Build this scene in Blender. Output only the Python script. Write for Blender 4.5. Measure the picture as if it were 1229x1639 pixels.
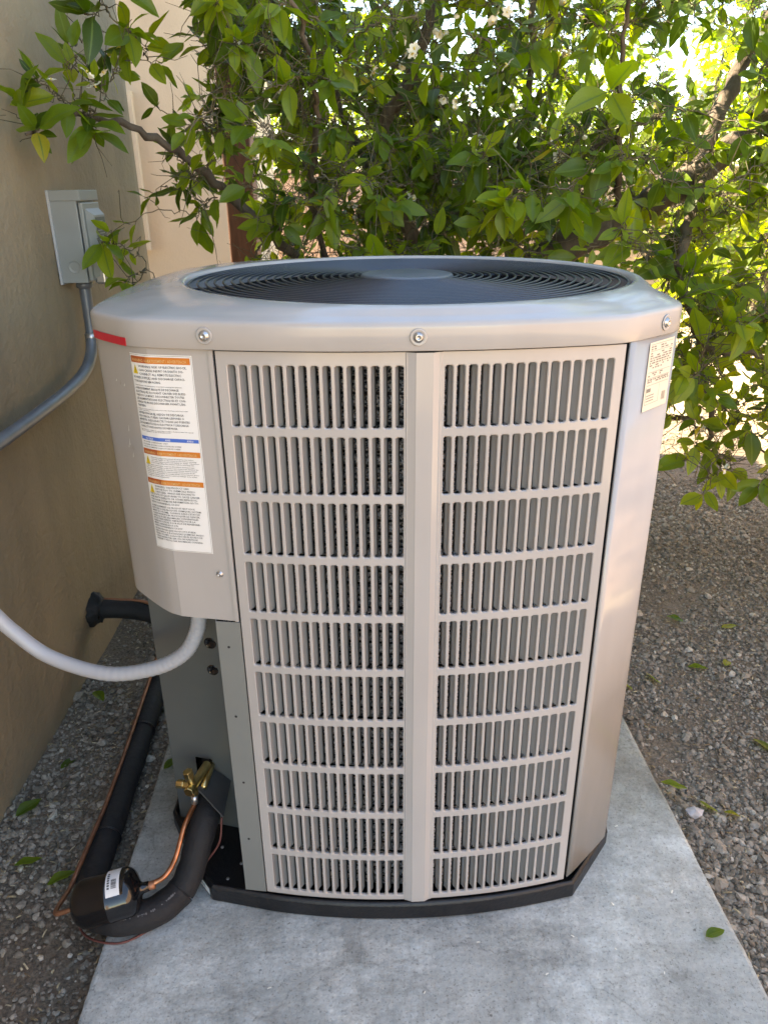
import bpy, math, random
import numpy as np
from mathutils import Vector, Matrix, Quaternion
random.seed(11); RNG = np.random.default_rng(11)
for o in list(bpy.data.objects): bpy.data.objects.remove(o)
SC = bpy.context.scene; COL = SC.collection
R_ = math.radians

# ------------------------------------------------------------------ camera
PITCH, ROLL, CAMZ = R_(23.3), math.atan(26.5/2783), 1.235
cam_d = bpy.data.cameras.new('camera'); cam = bpy.data.objects.new('camera', cam_d); COL.objects.link(cam)
cam_d.sensor_fit = 'HORIZONTAL'; cam_d.sensor_width = 36; cam_d.lens = 36*1200/1229
cam_d.clip_start = 0.02; cam_d.clip_end = 400
_r = Vector((1,0,0)); _u = Vector((0, math.sin(PITCH), math.cos(PITCH))); _f = Vector((0, math.cos(PITCH), -math.sin(PITCH)))
cr = _r*math.cos(ROLL) - _u*math.sin(ROLL); cu = _r*math.sin(ROLL) + _u*math.cos(ROLL)
M = Matrix((( cr.x, cu.x, -_f.x, 0), (cr.y, cu.y, -_f.y, 0), (cr.z, cu.z, -_f.z, CAMZ), (0,0,0,1)))
cam.matrix_world = M
cam_d.dof.use_dof = True; cam_d.dof.focus_distance = 1.12; cam_d.dof.aperture_fstop = 20
SC.camera = cam

# ------------------------------------------------------------------ sky, sun, exposure
SUN_EL, SUN_AZ = R_(50), R_(16)                 # the sun stands over the house roof on the left, a little ahead
sdir = Vector((-math.cos(SUN_AZ)*math.cos(SUN_EL), math.sin(SUN_AZ)*math.cos(SUN_EL), math.sin(SUN_EL)))
W = bpy.data.worlds.new('World'); SC.world = W; W.use_nodes = True
wn = W.node_tree.nodes; wl = W.node_tree.links
sky = wn.new('ShaderNodeTexSky'); sky.sky_type = 'NISHITA'; sky.sun_disc = False
sky.sun_elevation = SUN_EL; sky.sun_rotation = math.atan2(sdir.x, sdir.y)
sky.air_density = 1.0; sky.dust_density = .15; sky.ozone_density = 1.3
wl.new(sky.outputs[0], wn['Background'].inputs[0]); wn['Background'].inputs[1].default_value = 0.12
sun_d = bpy.data.lights.new('sun', 'SUN'); sun_d.energy = 4.6; sun_d.angle = R_(0.53); sun_d.color = (1.0, 0.91, 0.77)
sun = bpy.data.objects.new('sun', sun_d); COL.objects.link(sun)
sun.rotation_euler = sdir.to_track_quat('Z', 'Y').to_euler(); sun.location = (-3, 1, 6)
SC.view_settings.view_transform = 'Standard'; SC.view_settings.look = 'None'
SC.view_settings.gamma = 1; SC.view_settings.use_curve_mapping = False
SC.view_settings.exposure = 2.95
SC.view_settings.use_white_balance = True; SC.view_settings.white_balance_temperature = 8200   # the camera's white balance for open shade
SC.cycles.max_bounces = 6; SC.cycles.diffuse_bounces = 4; SC.cycles.glossy_bounces = 3; SC.cycles.transmission_bounces = 3
SC.cycles.caustics_reflective = False; SC.cycles.caustics_refractive = False

# ------------------------------------------------------------------ helpers
def tag(o, label=None, cat=None, group=None, kind=None):
    if label: o['label'] = label
    if cat: o['category'] = cat
    if group: o['group'] = group
    if kind: o['kind'] = kind
    return o
def empty(name, loc=(0,0,0)):
    o = bpy.data.objects.new(name, None); COL.objects.link(o); o.location = loc; o.empty_display_size = .1
    return o
def root_off(p):
    v = Vector((0,0,0))
    while p is not None:
        v = v + p.location; p = p.parent
    return v
def mk(name, V, F, mat, parent=None, smooth=False, loc=None):
    """mesh object from world-space vertices"""
    me = bpy.data.meshes.new(name)
    off = root_off(parent)
    if loc is not None: off = off + (Vector(loc) - off)
    V = [(v[0]-off.x, v[1]-off.y, v[2]-off.z) for v in V]
    me.from_pydata(V, [], F); me.validate(); me.update()
    if isinstance(mat, (list, tuple)):
        for m in mat: me.materials.append(m)
    else: me.materials.append(mat)
    if smooth: me.polygons.foreach_set('use_smooth', [True]*len(me.polygons))
    o = bpy.data.objects.new(name, me); COL.objects.link(o)
    if parent is not None: o.parent = parent
    if loc is not None: o.location = Vector(loc) - root_off(parent)
    return o
def inst(name, me, mw, parent=None):
    o = bpy.data.objects.new(name, me); COL.objects.link(o)
    if parent is not None:
        o.parent = parent; mw = Matrix.Translation(-root_off(parent)) @ mw
    o.matrix_basis = mw
    return o
def bevel(o, w, seg=2, ang=35):
    m = o.modifiers.new('b', 'BEVEL'); m.width = w; m.segments = seg; m.limit_method = 'ANGLE'; m.angle_limit = R_(ang)
    return o
class MB:
    def __init__(s): s.V = []; s.F = []; s.I = []
    def add(s, V, F, mi=0):
        n = len(s.V); s.V += [tuple(v) for v in V]; s.F += [tuple(i+n for i in f) for f in F]; s.I += [mi]*len(F)
    def box(s, c, d, mi=0, M=None):
        V = [Vector((x*d[0]/2, y*d[1]/2, z*d[2]/2)) for z in (-1,1) for y in (-1,1) for x in (-1,1)]
        if M is not None: V = [M @ v for v in V]
        V = [v+Vector(c) for v in V]
        s.add(V, [(0,2,3,1),(4,5,7,6),(0,1,5,4),(2,6,7,3),(0,4,6,2),(1,3,7,5)], mi)
    def build(s, name, mat, parent=None, smooth=False, loc=None):
        o = mk(name, s.V, s.F, mat, parent, smooth, loc)
        if isinstance(mat, (list, tuple)) and len(o.data.polygons) == len(s.I):
            o.data.polygons.foreach_set('material_index', s.I)
        return o
def crom(P, n=8):
    P = [Vector(p) for p in P]; Q = [P[0]*2-P[1]] + P + [P[-1]*2-P[-2]]; out = []
    for i in range(1, len(Q)-2):
        for k in range(n):
            t = k/n; a,b,c,d = Q[i-1],Q[i],Q[i+1],Q[i+2]
            out.append(.5*((2*b)+(c-a)*t+(2*a-5*b+4*c-d)*t*t+(3*b-a-3*c+d)*t**3))
    out.append(P[-1]); return out
def tube(P, r, seg=10, caps=True):
    P = [Vector(p) for p in P]; n = len(P)
    if not hasattr(r, '__len__'): r = [r]*n
    V = []; F = []; T0 = (P[1]-P[0]).normalized()
    N = T0.orthogonal().normalized()
    for i in range(n):
        T = (P[min(i+1,n-1)]-P[max(i-1,0)])
        T = T.normalized() if T.length > 1e-9 else T0
        q = T0.rotation_difference(T); N = (q @ N); N = (N - T*N.dot(T)).normalized(); T0 = T
        B = T.cross(N)
        for k in range(seg):
            a = 2*math.pi*k/seg; V.append(P[i] + (N*math.cos(a)+B*math.sin(a))*r[i])
    for i in range(n-1):
        for k in range(seg):
            a = i*seg+k; b = i*seg+(k+1)%seg; F.append((a, b, b+seg, a+seg))
    if caps: F.append(tuple(range(seg-1,-1,-1))); F.append(tuple(range((n-1)*seg, n*seg)))
    return V, F
def lathe(prof, A, B, seg=24):
    """profile (t along A->B in metres from A, radius)"""
    A = Vector(A); d = (Vector(B)-A).normalized(); return tube_exact([A+d*t for t,_ in prof], [r for _,r in prof], d, seg)
def tube_exact(P, r, d, seg):
    N = d.orthogonal().normalized(); B = d.cross(N); V = []; F = []
    for p, rr in zip(P, r):
        for k in range(seg):
            a = 2*math.pi*k/seg; V.append(p+(N*math.cos(a)+B*math.sin(a))*rr)
    for i in range(len(P)-1):
        for k in range(seg):
            a = i*seg+k; b = i*seg+(k+1)%seg; F.append((a,b,b+seg,a+seg))
    F.append(tuple(range(seg-1,-1,-1))); F.append(tuple(range((len(P)-1)*seg, len(P)*seg)))
    return V, F
def torus(c, R, r, n=96, seg=6):
    V = []; F = []
    for i in range(n):
        a = 2*math.pi*i/n; 
        for k in range(seg):
            b = 2*math.pi*k/seg; q = R + r*math.cos(b)
            V.append((c[0]+q*math.cos(a), c[1]+q*math.sin(a), c[2]+r*math.sin(b)))
    for i in range(n):
        for k in range(seg):
            F.append((i*seg+k, ((i+1)%n)*seg+k, ((i+1)%n)*seg+(k+1)%seg, i*seg+(k+1)%seg))
    return V, F
def prism(poly, z0, z1):
    n = len(poly); V = [(x,y,z0) for x,y in poly]+[(x,y,z1) for x,y in poly]
    F = [tuple(range(n-1,-1,-1)), tuple(range(n,2*n))] + [(i,(i+1)%n,n+(i+1)%n,n+i) for i in range(n)]
    return V, F

# ------------------------------------------------------------------ materials
def new_mat(name):
    m = bpy.data.materials.new(name); m.use_nodes = True
    nt = m.node_tree; return m, nt, nt.nodes, nt.links, nt.nodes['Principled BSDF']
def mat(name, col, rough=.5, metal=0, var=.08, vscale=8, bump=0, bscale=40, spec=.5, coat=0, col2=None, detail=6, stretch=None, rvar=0):
    m, nt, N, L, P = new_mat(name)
    tc = N.new('ShaderNodeTexCoord'); src = tc.outputs['Object']
    if stretch:
        mp = N.new('ShaderNodeMapping'); mp.inputs['Scale'].default_value = stretch; L.new(src, mp.inputs[0]); src = mp.outputs[0]
    no = N.new('ShaderNodeTexNoise'); no.inputs['Scale'].default_value = vscale; no.inputs['Detail'].default_value = detail; L.new(src, no.inputs[0])
    rp = N.new('ShaderNodeValToRGB'); rp.color_ramp.elements[0].position = .3; rp.color_ramp.elements[1].position = .7
    c2 = col2 or tuple(min(1, c*(1+var)) for c in col)
    c1 = col if col2 else tuple(c*(1-var) for c in col)
    rp.color_ramp.elements[0].color = (*c1, 1); rp.color_ramp.elements[1].color = (*c2, 1)
    L.new(no.outputs[0], rp.inputs[0]); L.new(rp.outputs[0], P.inputs['Base Color'])
    P.inputs['Roughness'].default_value = rough; P.inputs['Metallic'].default_value = metal
    P.inputs['Specular IOR Level'].default_value = spec; P.inputs['Coat Weight'].default_value = coat
    if rvar:
        mr = N.new('ShaderNodeMapRange'); mr.inputs[3].default_value = rough-rvar; mr.inputs[4].default_value = rough+rvar
        L.new(no.outputs[0], mr.inputs[0]); L.new(mr.outputs[0], P.inputs['Roughness'])
    if bump:
        n2 = N.new('ShaderNodeTexNoise'); n2.inputs['Scale'].default_value = bscale; n2.inputs['Detail'].default_value = 5; L.new(src, n2.inputs[0])
        b = N.new('ShaderNodeBump'); b.inputs['Strength'].default_value = bump; b.inputs['Distance'].default_value = .01
        L.new(n2.outputs[0], b.inputs['Height']); L.new(b.outputs[0], P.inputs['Normal'])
    return m
PAINT = mat('beige_enamel', (.415,.395,.38), .15, var=.055, vscale=6, bump=.035, bscale=14, rvar=.07, stretch=(1.6,1.6,.45))
GALV_SHADE = mat('shaded_grey_enamel', (.11,.117,.112), .4, var=.1, vscale=5, bump=.03, bscale=20, rvar=.08)  # plate grey darkened: the shade under the cover put into the colour
GALV = mat('grey_enamel', (.185,.195,.185), .42, var=.08, vscale=5, bump=.03, bscale=20, rvar=.08)  # flange grey holds some of the shade under the cover
COILM = None
BLACKP = mat('black_plastic', (.009,.009,.0105), .42, var=.25, vscale=12, bump=.15, bscale=120)
DARK = mat('dark_interior', (.012,.012,.013), .7, var=.2)
WIRE = mat('coated_wire', (.032,.042,.06), .3, var=.15, spec=.6)  # black wire tinted blue to paint in the reflected sky
STEEL = mat('zinc_steel', (.5,.5,.5), .35, metal=.9, var=.15, vscale=60)
BRASS = mat('brass', (.70,.54,.24), .28, metal=1, var=.2, vscale=40)
COPPER = mat('copper', (.52,.22,.11), .38, metal=.95, var=.35, vscale=45)
COPPERD = mat('dull_copper', (.30,.14,.08), .5, metal=.7, var=.35, vscale=30)
FOAM = mat('black_foam', (.010,.010,.0115), .75, var=.25, vscale=30, bump=.25, bscale=90)
GLOSSB = mat('black_gloss', (.006,.006,.007), .09, var=.2, spec=.6, bump=.03, bscale=20)
WHITEP = mat('white_print', (.8,.8,.79), .4, var=.02)
CREAMP = mat('cream_print', (.72,.66,.54), .42, var=.02)
INK = mat('ink', (.05,.05,.055), .5, var=.05)
INKG = mat('grey_ink', (.22,.2,.17), .5, var=.05)
ORANGE = mat('orange_print', (.62,.20,.03), .45, var=.05)
BLUE = mat('blue_print', (.06,.16,.55), .45, var=.05)
YELL = mat('yellow_print', (.75,.55,.02), .45, var=.05)
REDM = mat('red_tape', (.55,.012,.03), .35, var=.06)
CONDW = mat('white_pvc', (.40,.42,.45), .3, var=.05, vscale=12, bump=.05, bscale=60)
CONDG = mat('grey_conduit', (.17,.185,.21), .38, metal=.25, var=.12, vscale=20, bump=.04, bscale=50)
BOXG = mat('grey_box_enamel', (.26,.28,.28), .4, var=.07, vscale=9, rvar=.06)
BARK = mat('bark', (.055,.04,.03), .85, vscale=22, bump=.9, bscale=45, col2=(.14,.11,.085), stretch=(1,1,.35))
TWIG = mat('twig_bark', (.05,.045,.025), .75, vscale=18, col2=(.17,.14,.09))
WOOD = mat('brown_wood', (.13,.055,.03), .7, var=.3, vscale=7, bump=.3, bscale=30, stretch=(6,6,1))
PETAL = mat('petal', (.8,.79,.7), .5, var=.03)
STAMEN = mat('stamen', (.75,.6,.15), .6, var=.1)
CREAMW = mat('cream_stucco', (.55,.45,.33), .85, var=.06, vscale=4, bump=.3, bscale=60)
BLOCKM = mat('block', (.46,.33,.26), .9, var=.14, vscale=3, bump=.4, bscale=60)
ROOFM = mat('roof_tile', (.35,.2,.13), .85, var=.2, vscale=6)
EAVE = mat('eave_paint', (.55,.47,.36), .7, var=.05)
QUARTZ = mat('quartz', (.24,.24,.25), .6, vscale=45, col2=(.5,.5,.52), bump=.4, bscale=60)

def leaf_mat(name, use_attr):
    m, nt, N, L, P = new_mat(name)
    if use_attr:
        at = N.new('ShaderNodeAttribute'); at.attribute_name = 'var'; v = at.outputs['Fac']
    else:
        oi = N.new('ShaderNodeObjectInfo'); sp = N.new('ShaderNodeSeparateColor'); L.new(oi.outputs['Color'], sp.inputs[0]); v = sp.outputs[0]
    rp = N.new('ShaderNodeValToRGB'); e = rp.color_ramp.elements
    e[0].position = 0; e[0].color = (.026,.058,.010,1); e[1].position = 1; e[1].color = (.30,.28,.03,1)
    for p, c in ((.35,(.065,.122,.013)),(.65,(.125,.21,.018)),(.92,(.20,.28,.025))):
        k = e.new(p); k.color = (*c,1)
    L.new(v, rp.inputs[0])
    md = N.new('ShaderNodeAttribute'); md.attribute_name = 'mid'
    r2 = N.new('ShaderNodeValToRGB'); r2.color_ramp.elements[0].position = .86; r2.color_ramp.elements[0].color = (0,0,0,1); r2.color_ramp.elements[1].position = .98
    L.new(md.outputs['Fac'], r2.inputs[0])
    tc = N.new('ShaderNodeTexCoord'); no = N.new('ShaderNodeTexNoise'); no.inputs['Scale'].default_value = 60; L.new(tc.outputs['Object'], no.inputs[0])
    mn = N.new('ShaderNodeMix'); mn.data_type = 'RGBA'; mn.blend_type = 'MULTIPLY'; mn.inputs[0].default_value = .5
    L.new(rp.outputs[0], mn.inputs[6])
    r3 = N.new('ShaderNodeValToRGB'); r3.color_ramp.elements[0].position=.3; r3.color_ramp.elements[0].color = (.6,.6,.6,1); r3.color_ramp.elements[1].position=.7
    L.new(no.outputs[0], r3.inputs[0]); L.new(r3.outputs[0], mn.inputs[7])
    mx = N.new('ShaderNodeMix'); mx.data_type = 'RGBA'; L.new(r2.outputs[0], mx.inputs[0]); L.new(mn.outputs[2], mx.inputs[6]); mx.inputs[7].default_value = (.10,.17,.04,1)
    L.new(mx.outputs[2], P.inputs['Base Color']); P.inputs['Roughness'].default_value = .38; P.inputs['Specular IOR Level'].default_value = .45
    tr = N.new('ShaderNodeBsdfTranslucent')
    br = N.new('ShaderNodeMix'); br.data_type = 'RGBA'; br.blend_type = 'MULTIPLY'; br.inputs[0].default_value = 1
    L.new(mx.outputs[2], br.inputs[6]); br.inputs[7].default_value = (3.2,2.7,.75,1); L.new(br.outputs[2], tr.inputs[0])
    ms = N.new('ShaderNodeMixShader'); ms.inputs[0].default_value = .5
    out = N['Material Output']; L.new(P.outputs[0], ms.inputs[1]); L.new(tr.outputs[0], ms.inputs[2]); L.new(ms.outputs[0], out.inputs[0])
    return m
LEAF_O = leaf_mat('leaf_single', False); LEAF_A = leaf_mat('leaf_mass', True)

def stucco():
    m, nt, N, L, P = new_mat('olive_stucco')
    tc = N.new('ShaderNodeTexCoord')
    a = N.new('ShaderNodeTexNoise'); a.inputs['Scale'].default_value = 1.7; a.inputs['Detail'].default_value = 5; L.new(tc.outputs['Object'], a.inputs[0])
    mp = N.new('ShaderNodeMapping'); mp.inputs['Scale'].default_value = (3,3,.5); L.new(tc.outputs['Object'], mp.inputs[0])
    b = N.new('ShaderNodeTexNoise'); b.inputs['Scale'].default_value = 3.5; b.inputs['Detail'].default_value = 7; L.new(mp.outputs[0], b.inputs[0])
    r = N.new('ShaderNodeValToRGB'); r.color_ramp.elements[0].position=.35; r.color_ramp.elements[0].color=(.245,.192,.125,1); r.color_ramp.elements[1].position=.65; r.color_ramp.elements[1].color=(.35,.268,.17,1)
    L.new(a.outputs[0], r.inputs[0])
    r2 = N.new('ShaderNodeValToRGB'); r2.color_ramp.elements[0].position=.3; r2.color_ramp.elements[0].color=(.82,.84,.86,1); r2.color_ramp.elements[1].position=.6
    L.new(b.outputs[0], r2.inputs[0])
    mx = N.new('ShaderNodeMix'); mx.data_type='RGBA'; mx.blend_type='MULTIPLY'; mx.inputs[0].default_value=.8
    L.new(r.outputs[0], mx.inputs[6]); L.new(r2.outputs[0], mx.inputs[7]); L.new(mx.outputs[2], P.inputs['Base Color'])
    P.inputs['Roughness'].default_value = .75
    c = N.new('ShaderNodeTexNoise'); c.inputs['Scale'].default_value = 48; c.inputs['Detail'].default_value = 8; c.inputs['Roughness'].default_value=.6; L.new(tc.outputs['Object'], c.inputs[0])
    bp = N.new('ShaderNodeBump'); bp.inputs['Strength'].default_value=.5; bp.inputs['Distance'].default_value=.012
    L.new(c.outputs[0], bp.inputs['Height']); L.new(bp.outputs[0], P.inputs['Normal'])
    return m
STUCCO = stucco()

def concrete():
    m, nt, N, L, P = new_mat('weathered_concrete')
    tc = N.new('ShaderNodeTexCoord')
    def noise(s, d=6, r=.6):
        n = N.new('ShaderNodeTexNoise'); n.inputs['Scale'].default_value=s; n.inputs['Detail'].default_value=d; n.inputs['Roughness'].default_value=r; L.new(tc.outputs['Object'], n.inputs[0]); return n
    def ramp(src, p0, c0, p1, c1):
        r = N.new('ShaderNodeValToRGB'); e = r.color_ramp.elements; e[0].position=p0; e[0].color=(*c0,1); e[1].position=p1; e[1].color=(*c1,1); L.new(src, r.inputs[0]); return r
    def mix(mode, fac, a, b):
        x = N.new('ShaderNodeMix'); x.data_type='RGBA'; x.blend_type=mode
        if isinstance(fac, float): x.inputs[0].default_value = fac
        else: L.new(fac, x.inputs[0])
        L.new(a, x.inputs[6]); L.new(b, x.inputs[7]); return x.outputs[2]
    base = ramp(noise(3.2).outputs[0], .35, (.34,.362,.345), .65, (.46,.495,.48))
    pale = ramp(noise(50,4).outputs[0], .2, (.585,.63,.61), .8, (.70,.75,.73))
    pm = ramp(noise(4.3,10,.74).outputs[0], .47, (0,0,0), .60, (.85,.85,.85))
    c = mix('MIX', pm.outputs[0], base.outputs[0], pale.outputs[0])
    drk = ramp(noise(6.5,12,.8).outputs[0], .36, (.42,.41,.39), .5, (1,1,1))
    c = mix('MULTIPLY', .5, c, drk.outputs[0])
    spk = ramp(noise(210,2).outputs[0], .3, (.55,.54,.52), .43, (1,1,1))
    c = mix('MULTIPLY', .8, c, spk.outputs[0])
    gr = ramp(noise(120,6,.7).outputs[0], .3, (.8,.8,.8), .7, (1.1,1.1,1.1)); c = mix('MULTIPLY', 1.0, c, gr.outputs[0])
    vo = N.new('ShaderNodeTexVoronoi'); vo.feature = 'DISTANCE_TO_EDGE'; vo.inputs['Scale'].default_value = 2.1
    wz = N.new('ShaderNodeMix'); wz.data_type='VECTOR'; wz.inputs[0].default_value=.12; nz = noise(6,6); L.new(tc.outputs['Object'], wz.inputs[4]); L.new(nz.outputs[1], wz.inputs[5]); L.new(wz.outputs[1], vo.inputs[0])
    mp=N.new('ShaderNodeMapping'); mp.inputs['Scale'].default_value=(2.2,14,1); mp.inputs['Rotation'].default_value=(0,0,.5); L.new(tc.outputs['Object'],mp.inputs[0])
    tw_=noise(3,6,.6); L.new(mp.outputs[0],tw_.inputs[0]); trw=ramp(tw_.outputs[0],.35,(.86,.86,.85),.6,(1.05,1.05,1.05)); c=mix('MULTIPLY',.7,c,trw.outputs[0])
    tan=ramp(noise(2.3,7,.7).outputs[0],.55,(1,1,1),.7,(1.0,.93,.86)); c=mix('MULTIPLY',.9,c,tan.outputs[0])
    sx=N.new('ShaderNodeSeparateXYZ'); L.new(tc.outputs['Object'],sx.inputs[0])
    ad=N.new('ShaderNodeMath'); ad.operation='MULTIPLY_ADD'; L.new(noise(5,9,.7).outputs[0],ad.inputs[0]); ad.inputs[1].default_value=.55; L.new(sx.outputs[1],ad.inputs[2])
    mud=ramp(ad.outputs[0],0.0,(1,1,1),1.0,(.62,.60,.55)); mud.color_ramp.elements[0].position=.0
    mr=N.new('ShaderNodeMapRange'); mr.inputs[1].default_value=1.40; mr.inputs[2].default_value=1.56; L.new(ad.outputs[0],mr.inputs[0]); L.new(mr.outputs[0],mud.inputs[0])
    c=mix('MULTIPLY',.9,c,mud.outputs[0])
    pit=ramp(noise(75,3,.5).outputs[0],.24,(.35,.34,.33),.30,(1,1,1)); c=mix('MULTIPLY',.9,c,pit.outputs[0])
    crk=ramp(vo.outputs[0],.0,(.45,.44,.42),.006,(1,1,1)); c=mix('MULTIPLY',.35,c,crk.outputs[0])
    L.new(c, P.inputs['Base Color']); P.inputs['Roughness'].default_value=.8
    b1 = N.new('ShaderNodeBump'); b1.inputs['Strength'].default_value=.35; b1.inputs['Distance'].default_value=.006
    L.new(noise(70,8,.7).outputs[0], b1.inputs['Height'])
    b2 = N.new('ShaderNodeBump'); b2.inputs['Strength'].default_value=.3; b2.inputs['Distance'].default_value=.02
    L.new(noise(9,5).outputs[0], b2.inputs['Height']); L.new(b1.outputs[0], b2.inputs['Normal']); L.new(b2.outputs[0], P.inputs['Normal'])
    return m
CONC = concrete()

def dirt():
    m, nt, N, L, P = new_mat('dirt')
    tc = N.new('ShaderNodeTexCoord')
    def noise(s, d=6):
        n = N.new('ShaderNodeTexNoise'); n.inputs['Scale'].default_value=s; n.inputs['Detail'].default_value=d; n.inputs['Roughness'].default_value=.65; L.new(tc.outputs['Object'], n.inputs[0]); return n
    r = N.new('ShaderNodeValToRGB'); e=r.color_ramp.elements; e[0].position=.3; e[0].color=(.14,.113,.085,1); e[1].position=.7; e[1].color=(.27,.225,.17,1)
    L.new(noise(2.2,10).outputs[0], r.inputs[0])
    r2 = N.new('ShaderNodeValToRGB'); e=r2.color_ramp.elements; e[0].position=.35; e[0].color=(.45,.45,.45,1); e[1].position=.7; e[1].color=(1.35,1.3,1.25,1)
    L.new(noise(140,5).outputs[0], r2.inputs[0])
    mx = N.new('ShaderNodeMix'); mx.data_type='RGBA'; mx.blend_type='MULTIPLY'; mx.inputs[0].default_value=1; L.new(r.outputs[0], mx.inputs[6]); L.new(r2.outputs[0], mx.inputs[7])
    L.new(mx.outputs[2], P.inputs['Base Color']); P.inputs['Roughness'].default_value=.95
    b = N.new('ShaderNodeBump'); b.inputs['Strength'].default_value=.8; b.inputs['Distance'].default_value=.01; L.new(noise(110,8).outputs[0], b.inputs['Height']); L.new(b.outputs[0], P.inputs['Normal'])
    return m
DIRT = dirt()
def sand():
    return mat('pale_sand', (.30,.24,.16), .95, vscale=.9, col2=(.42,.34,.23), bump=.6, bscale=35)
SAND = sand()
def stone_mat():
    m, nt, N, L, P = new_mat('gravel_stone')
    at = N.new('ShaderNodeAttribute'); at.attribute_name='var'
    r = N.new('ShaderNodeValToRGB'); e=r.color_ramp.elements; e[0].position=0; e[0].color=(.13,.11,.083,1); e[1].position=1; e[1].color=(.6,.55,.46,1)
    for p,c in ((.4,(.25,.217,.172)),(.8,(.39,.345,.28))): k=e.new(p); k.color=(*c,1)
    L.new(at.outputs['Fac'], r.inputs[0])
    tc = N.new('ShaderNodeTexCoord'); n=N.new('ShaderNodeTexNoise'); n.inputs['Scale'].default_value=160; n.inputs['Detail'].default_value=4; L.new(tc.outputs['Object'], n.inputs[0])
    r2=N.new('ShaderNodeValToRGB'); r2.color_ramp.elements[0].position=.3; r2.color_ramp.elements[0].color=(.65,.64,.62,1); r2.color_ramp.elements[1].position=.65; L.new(n.outputs[0], r2.inputs[0])
    mx=N.new('ShaderNodeMix'); mx.data_type='RGBA'; mx.blend_type='MULTIPLY'; mx.inputs[0].default_value=1; L.new(r.outputs[0], mx.inputs[6]); L.new(r2.outputs[0], mx.inputs[7])
    L.new(mx.outputs[2], P.inputs['Base Color']); P.inputs['Roughness'].default_value=.85
    b=N.new('ShaderNodeBump'); b.inputs['Strength'].default_value=.4; b.inputs['Distance'].default_value=.003; L.new(n.outputs[0], b.inputs['Height']); L.new(b.outputs[0], P.inputs['Normal'])
    return m
STONE = stone_mat()
def coil_mat():
    m, nt, N, L, P = new_mat('aluminium_spines')
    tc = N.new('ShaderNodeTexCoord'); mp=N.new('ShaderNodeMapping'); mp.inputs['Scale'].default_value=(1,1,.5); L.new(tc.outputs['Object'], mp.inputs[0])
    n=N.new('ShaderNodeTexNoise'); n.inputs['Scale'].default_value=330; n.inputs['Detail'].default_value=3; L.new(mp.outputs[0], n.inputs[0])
    r=N.new('ShaderNodeValToRGB'); e=r.color_ramp.elements; e[0].position=.42; e[0].color=(.05,.052,.06,1); e[1].position=.58; e[1].color=(.95,.95,.96,1); L.new(n.outputs[0], r.inputs[0])  # pale flecks paint the fins' glints into the colour
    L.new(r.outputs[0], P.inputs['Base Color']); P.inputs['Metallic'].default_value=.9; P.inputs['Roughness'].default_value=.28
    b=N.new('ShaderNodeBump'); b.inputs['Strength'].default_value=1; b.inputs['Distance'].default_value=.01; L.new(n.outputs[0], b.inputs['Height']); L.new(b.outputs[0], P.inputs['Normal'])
    return m
COILM = coil_mat()

# ------------------------------------------------------------------ setting: ground, path of gravel, pad
GZ = -.035
def gz(x, y): return GZ + .006*math.sin(3.1*x+1.3*y) + .005*math.sin(7*x-4.3*y) + .003*math.sin(17*x+13*y)
xs = [-60,-20,-8,-3,-1.2] + list(np.arange(-.9,3.3,.06)) + [4,6,10,20,60]; ys = [-60,-20,-8,-2] + list(np.arange(0,5.2,.06)) + [6,8,12,25,60,120]
V=[]; F=[]
for y in ys:
    for x in xs: V.append((x,y,gz(x,y) if -1<x<3.2 and 0<=y<5.1 else GZ))
nx=len(xs)
for j in range(len(ys)-1):
    for i in range(nx-1): F.append((j*nx+i,j*nx+i+1,(j+1)*nx+i+1,(j+1)*nx+i))
tag(mk('ground', V, F, DIRT, smooth=True), kind='structure')
# the open yard: a sheet of pale decomposed granite beyond the planted strip
def blob(x0,x1,y0,y1,n=24,amp=.12):
    P=[]
    for k in range(n): P.append((x0+(x1-x0)*k/n, y0+amp*math.sin(k*1.9)*random.random()))
    for k in range(n): P.append((x1, y0+(y1-y0)*k/n))
    for k in range(n): P.append((x1-(x1-x0)*k/n, y1))
    for k in range(n): P.append((x0+amp*math.sin(k*2.3)*random.random(), y1-(y1-y0)*k/n))
    return P
yd = blob(1.95,40,-30,60); n=len(yd)  # yard edge pulled in towards the unit for more warm bounce
yd2 = blob(-30,1.9,4.3,60); bounce_yd = blob(-30,1.9,-30,-.9)  # last sheet is unseen pale ground behind the camera, added for warm bounce
tag(mk('yard', [(x,y,GZ+.022) for x,y in yd]+[(x,y,GZ+.0215) for x,y in yd2]+[(x,y,GZ+.0212) for x,y in bounce_yd], [tuple(range(n)), tuple(range(n,2*n)), tuple(range(2*n,3*n))], SAND), kind='structure')

PADR = R_(2.2)
def padpt(u,v): return (u*math.cos(PADR)-v*math.sin(PADR), u*math.sin(PADR)+v*math.cos(PADR))
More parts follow.
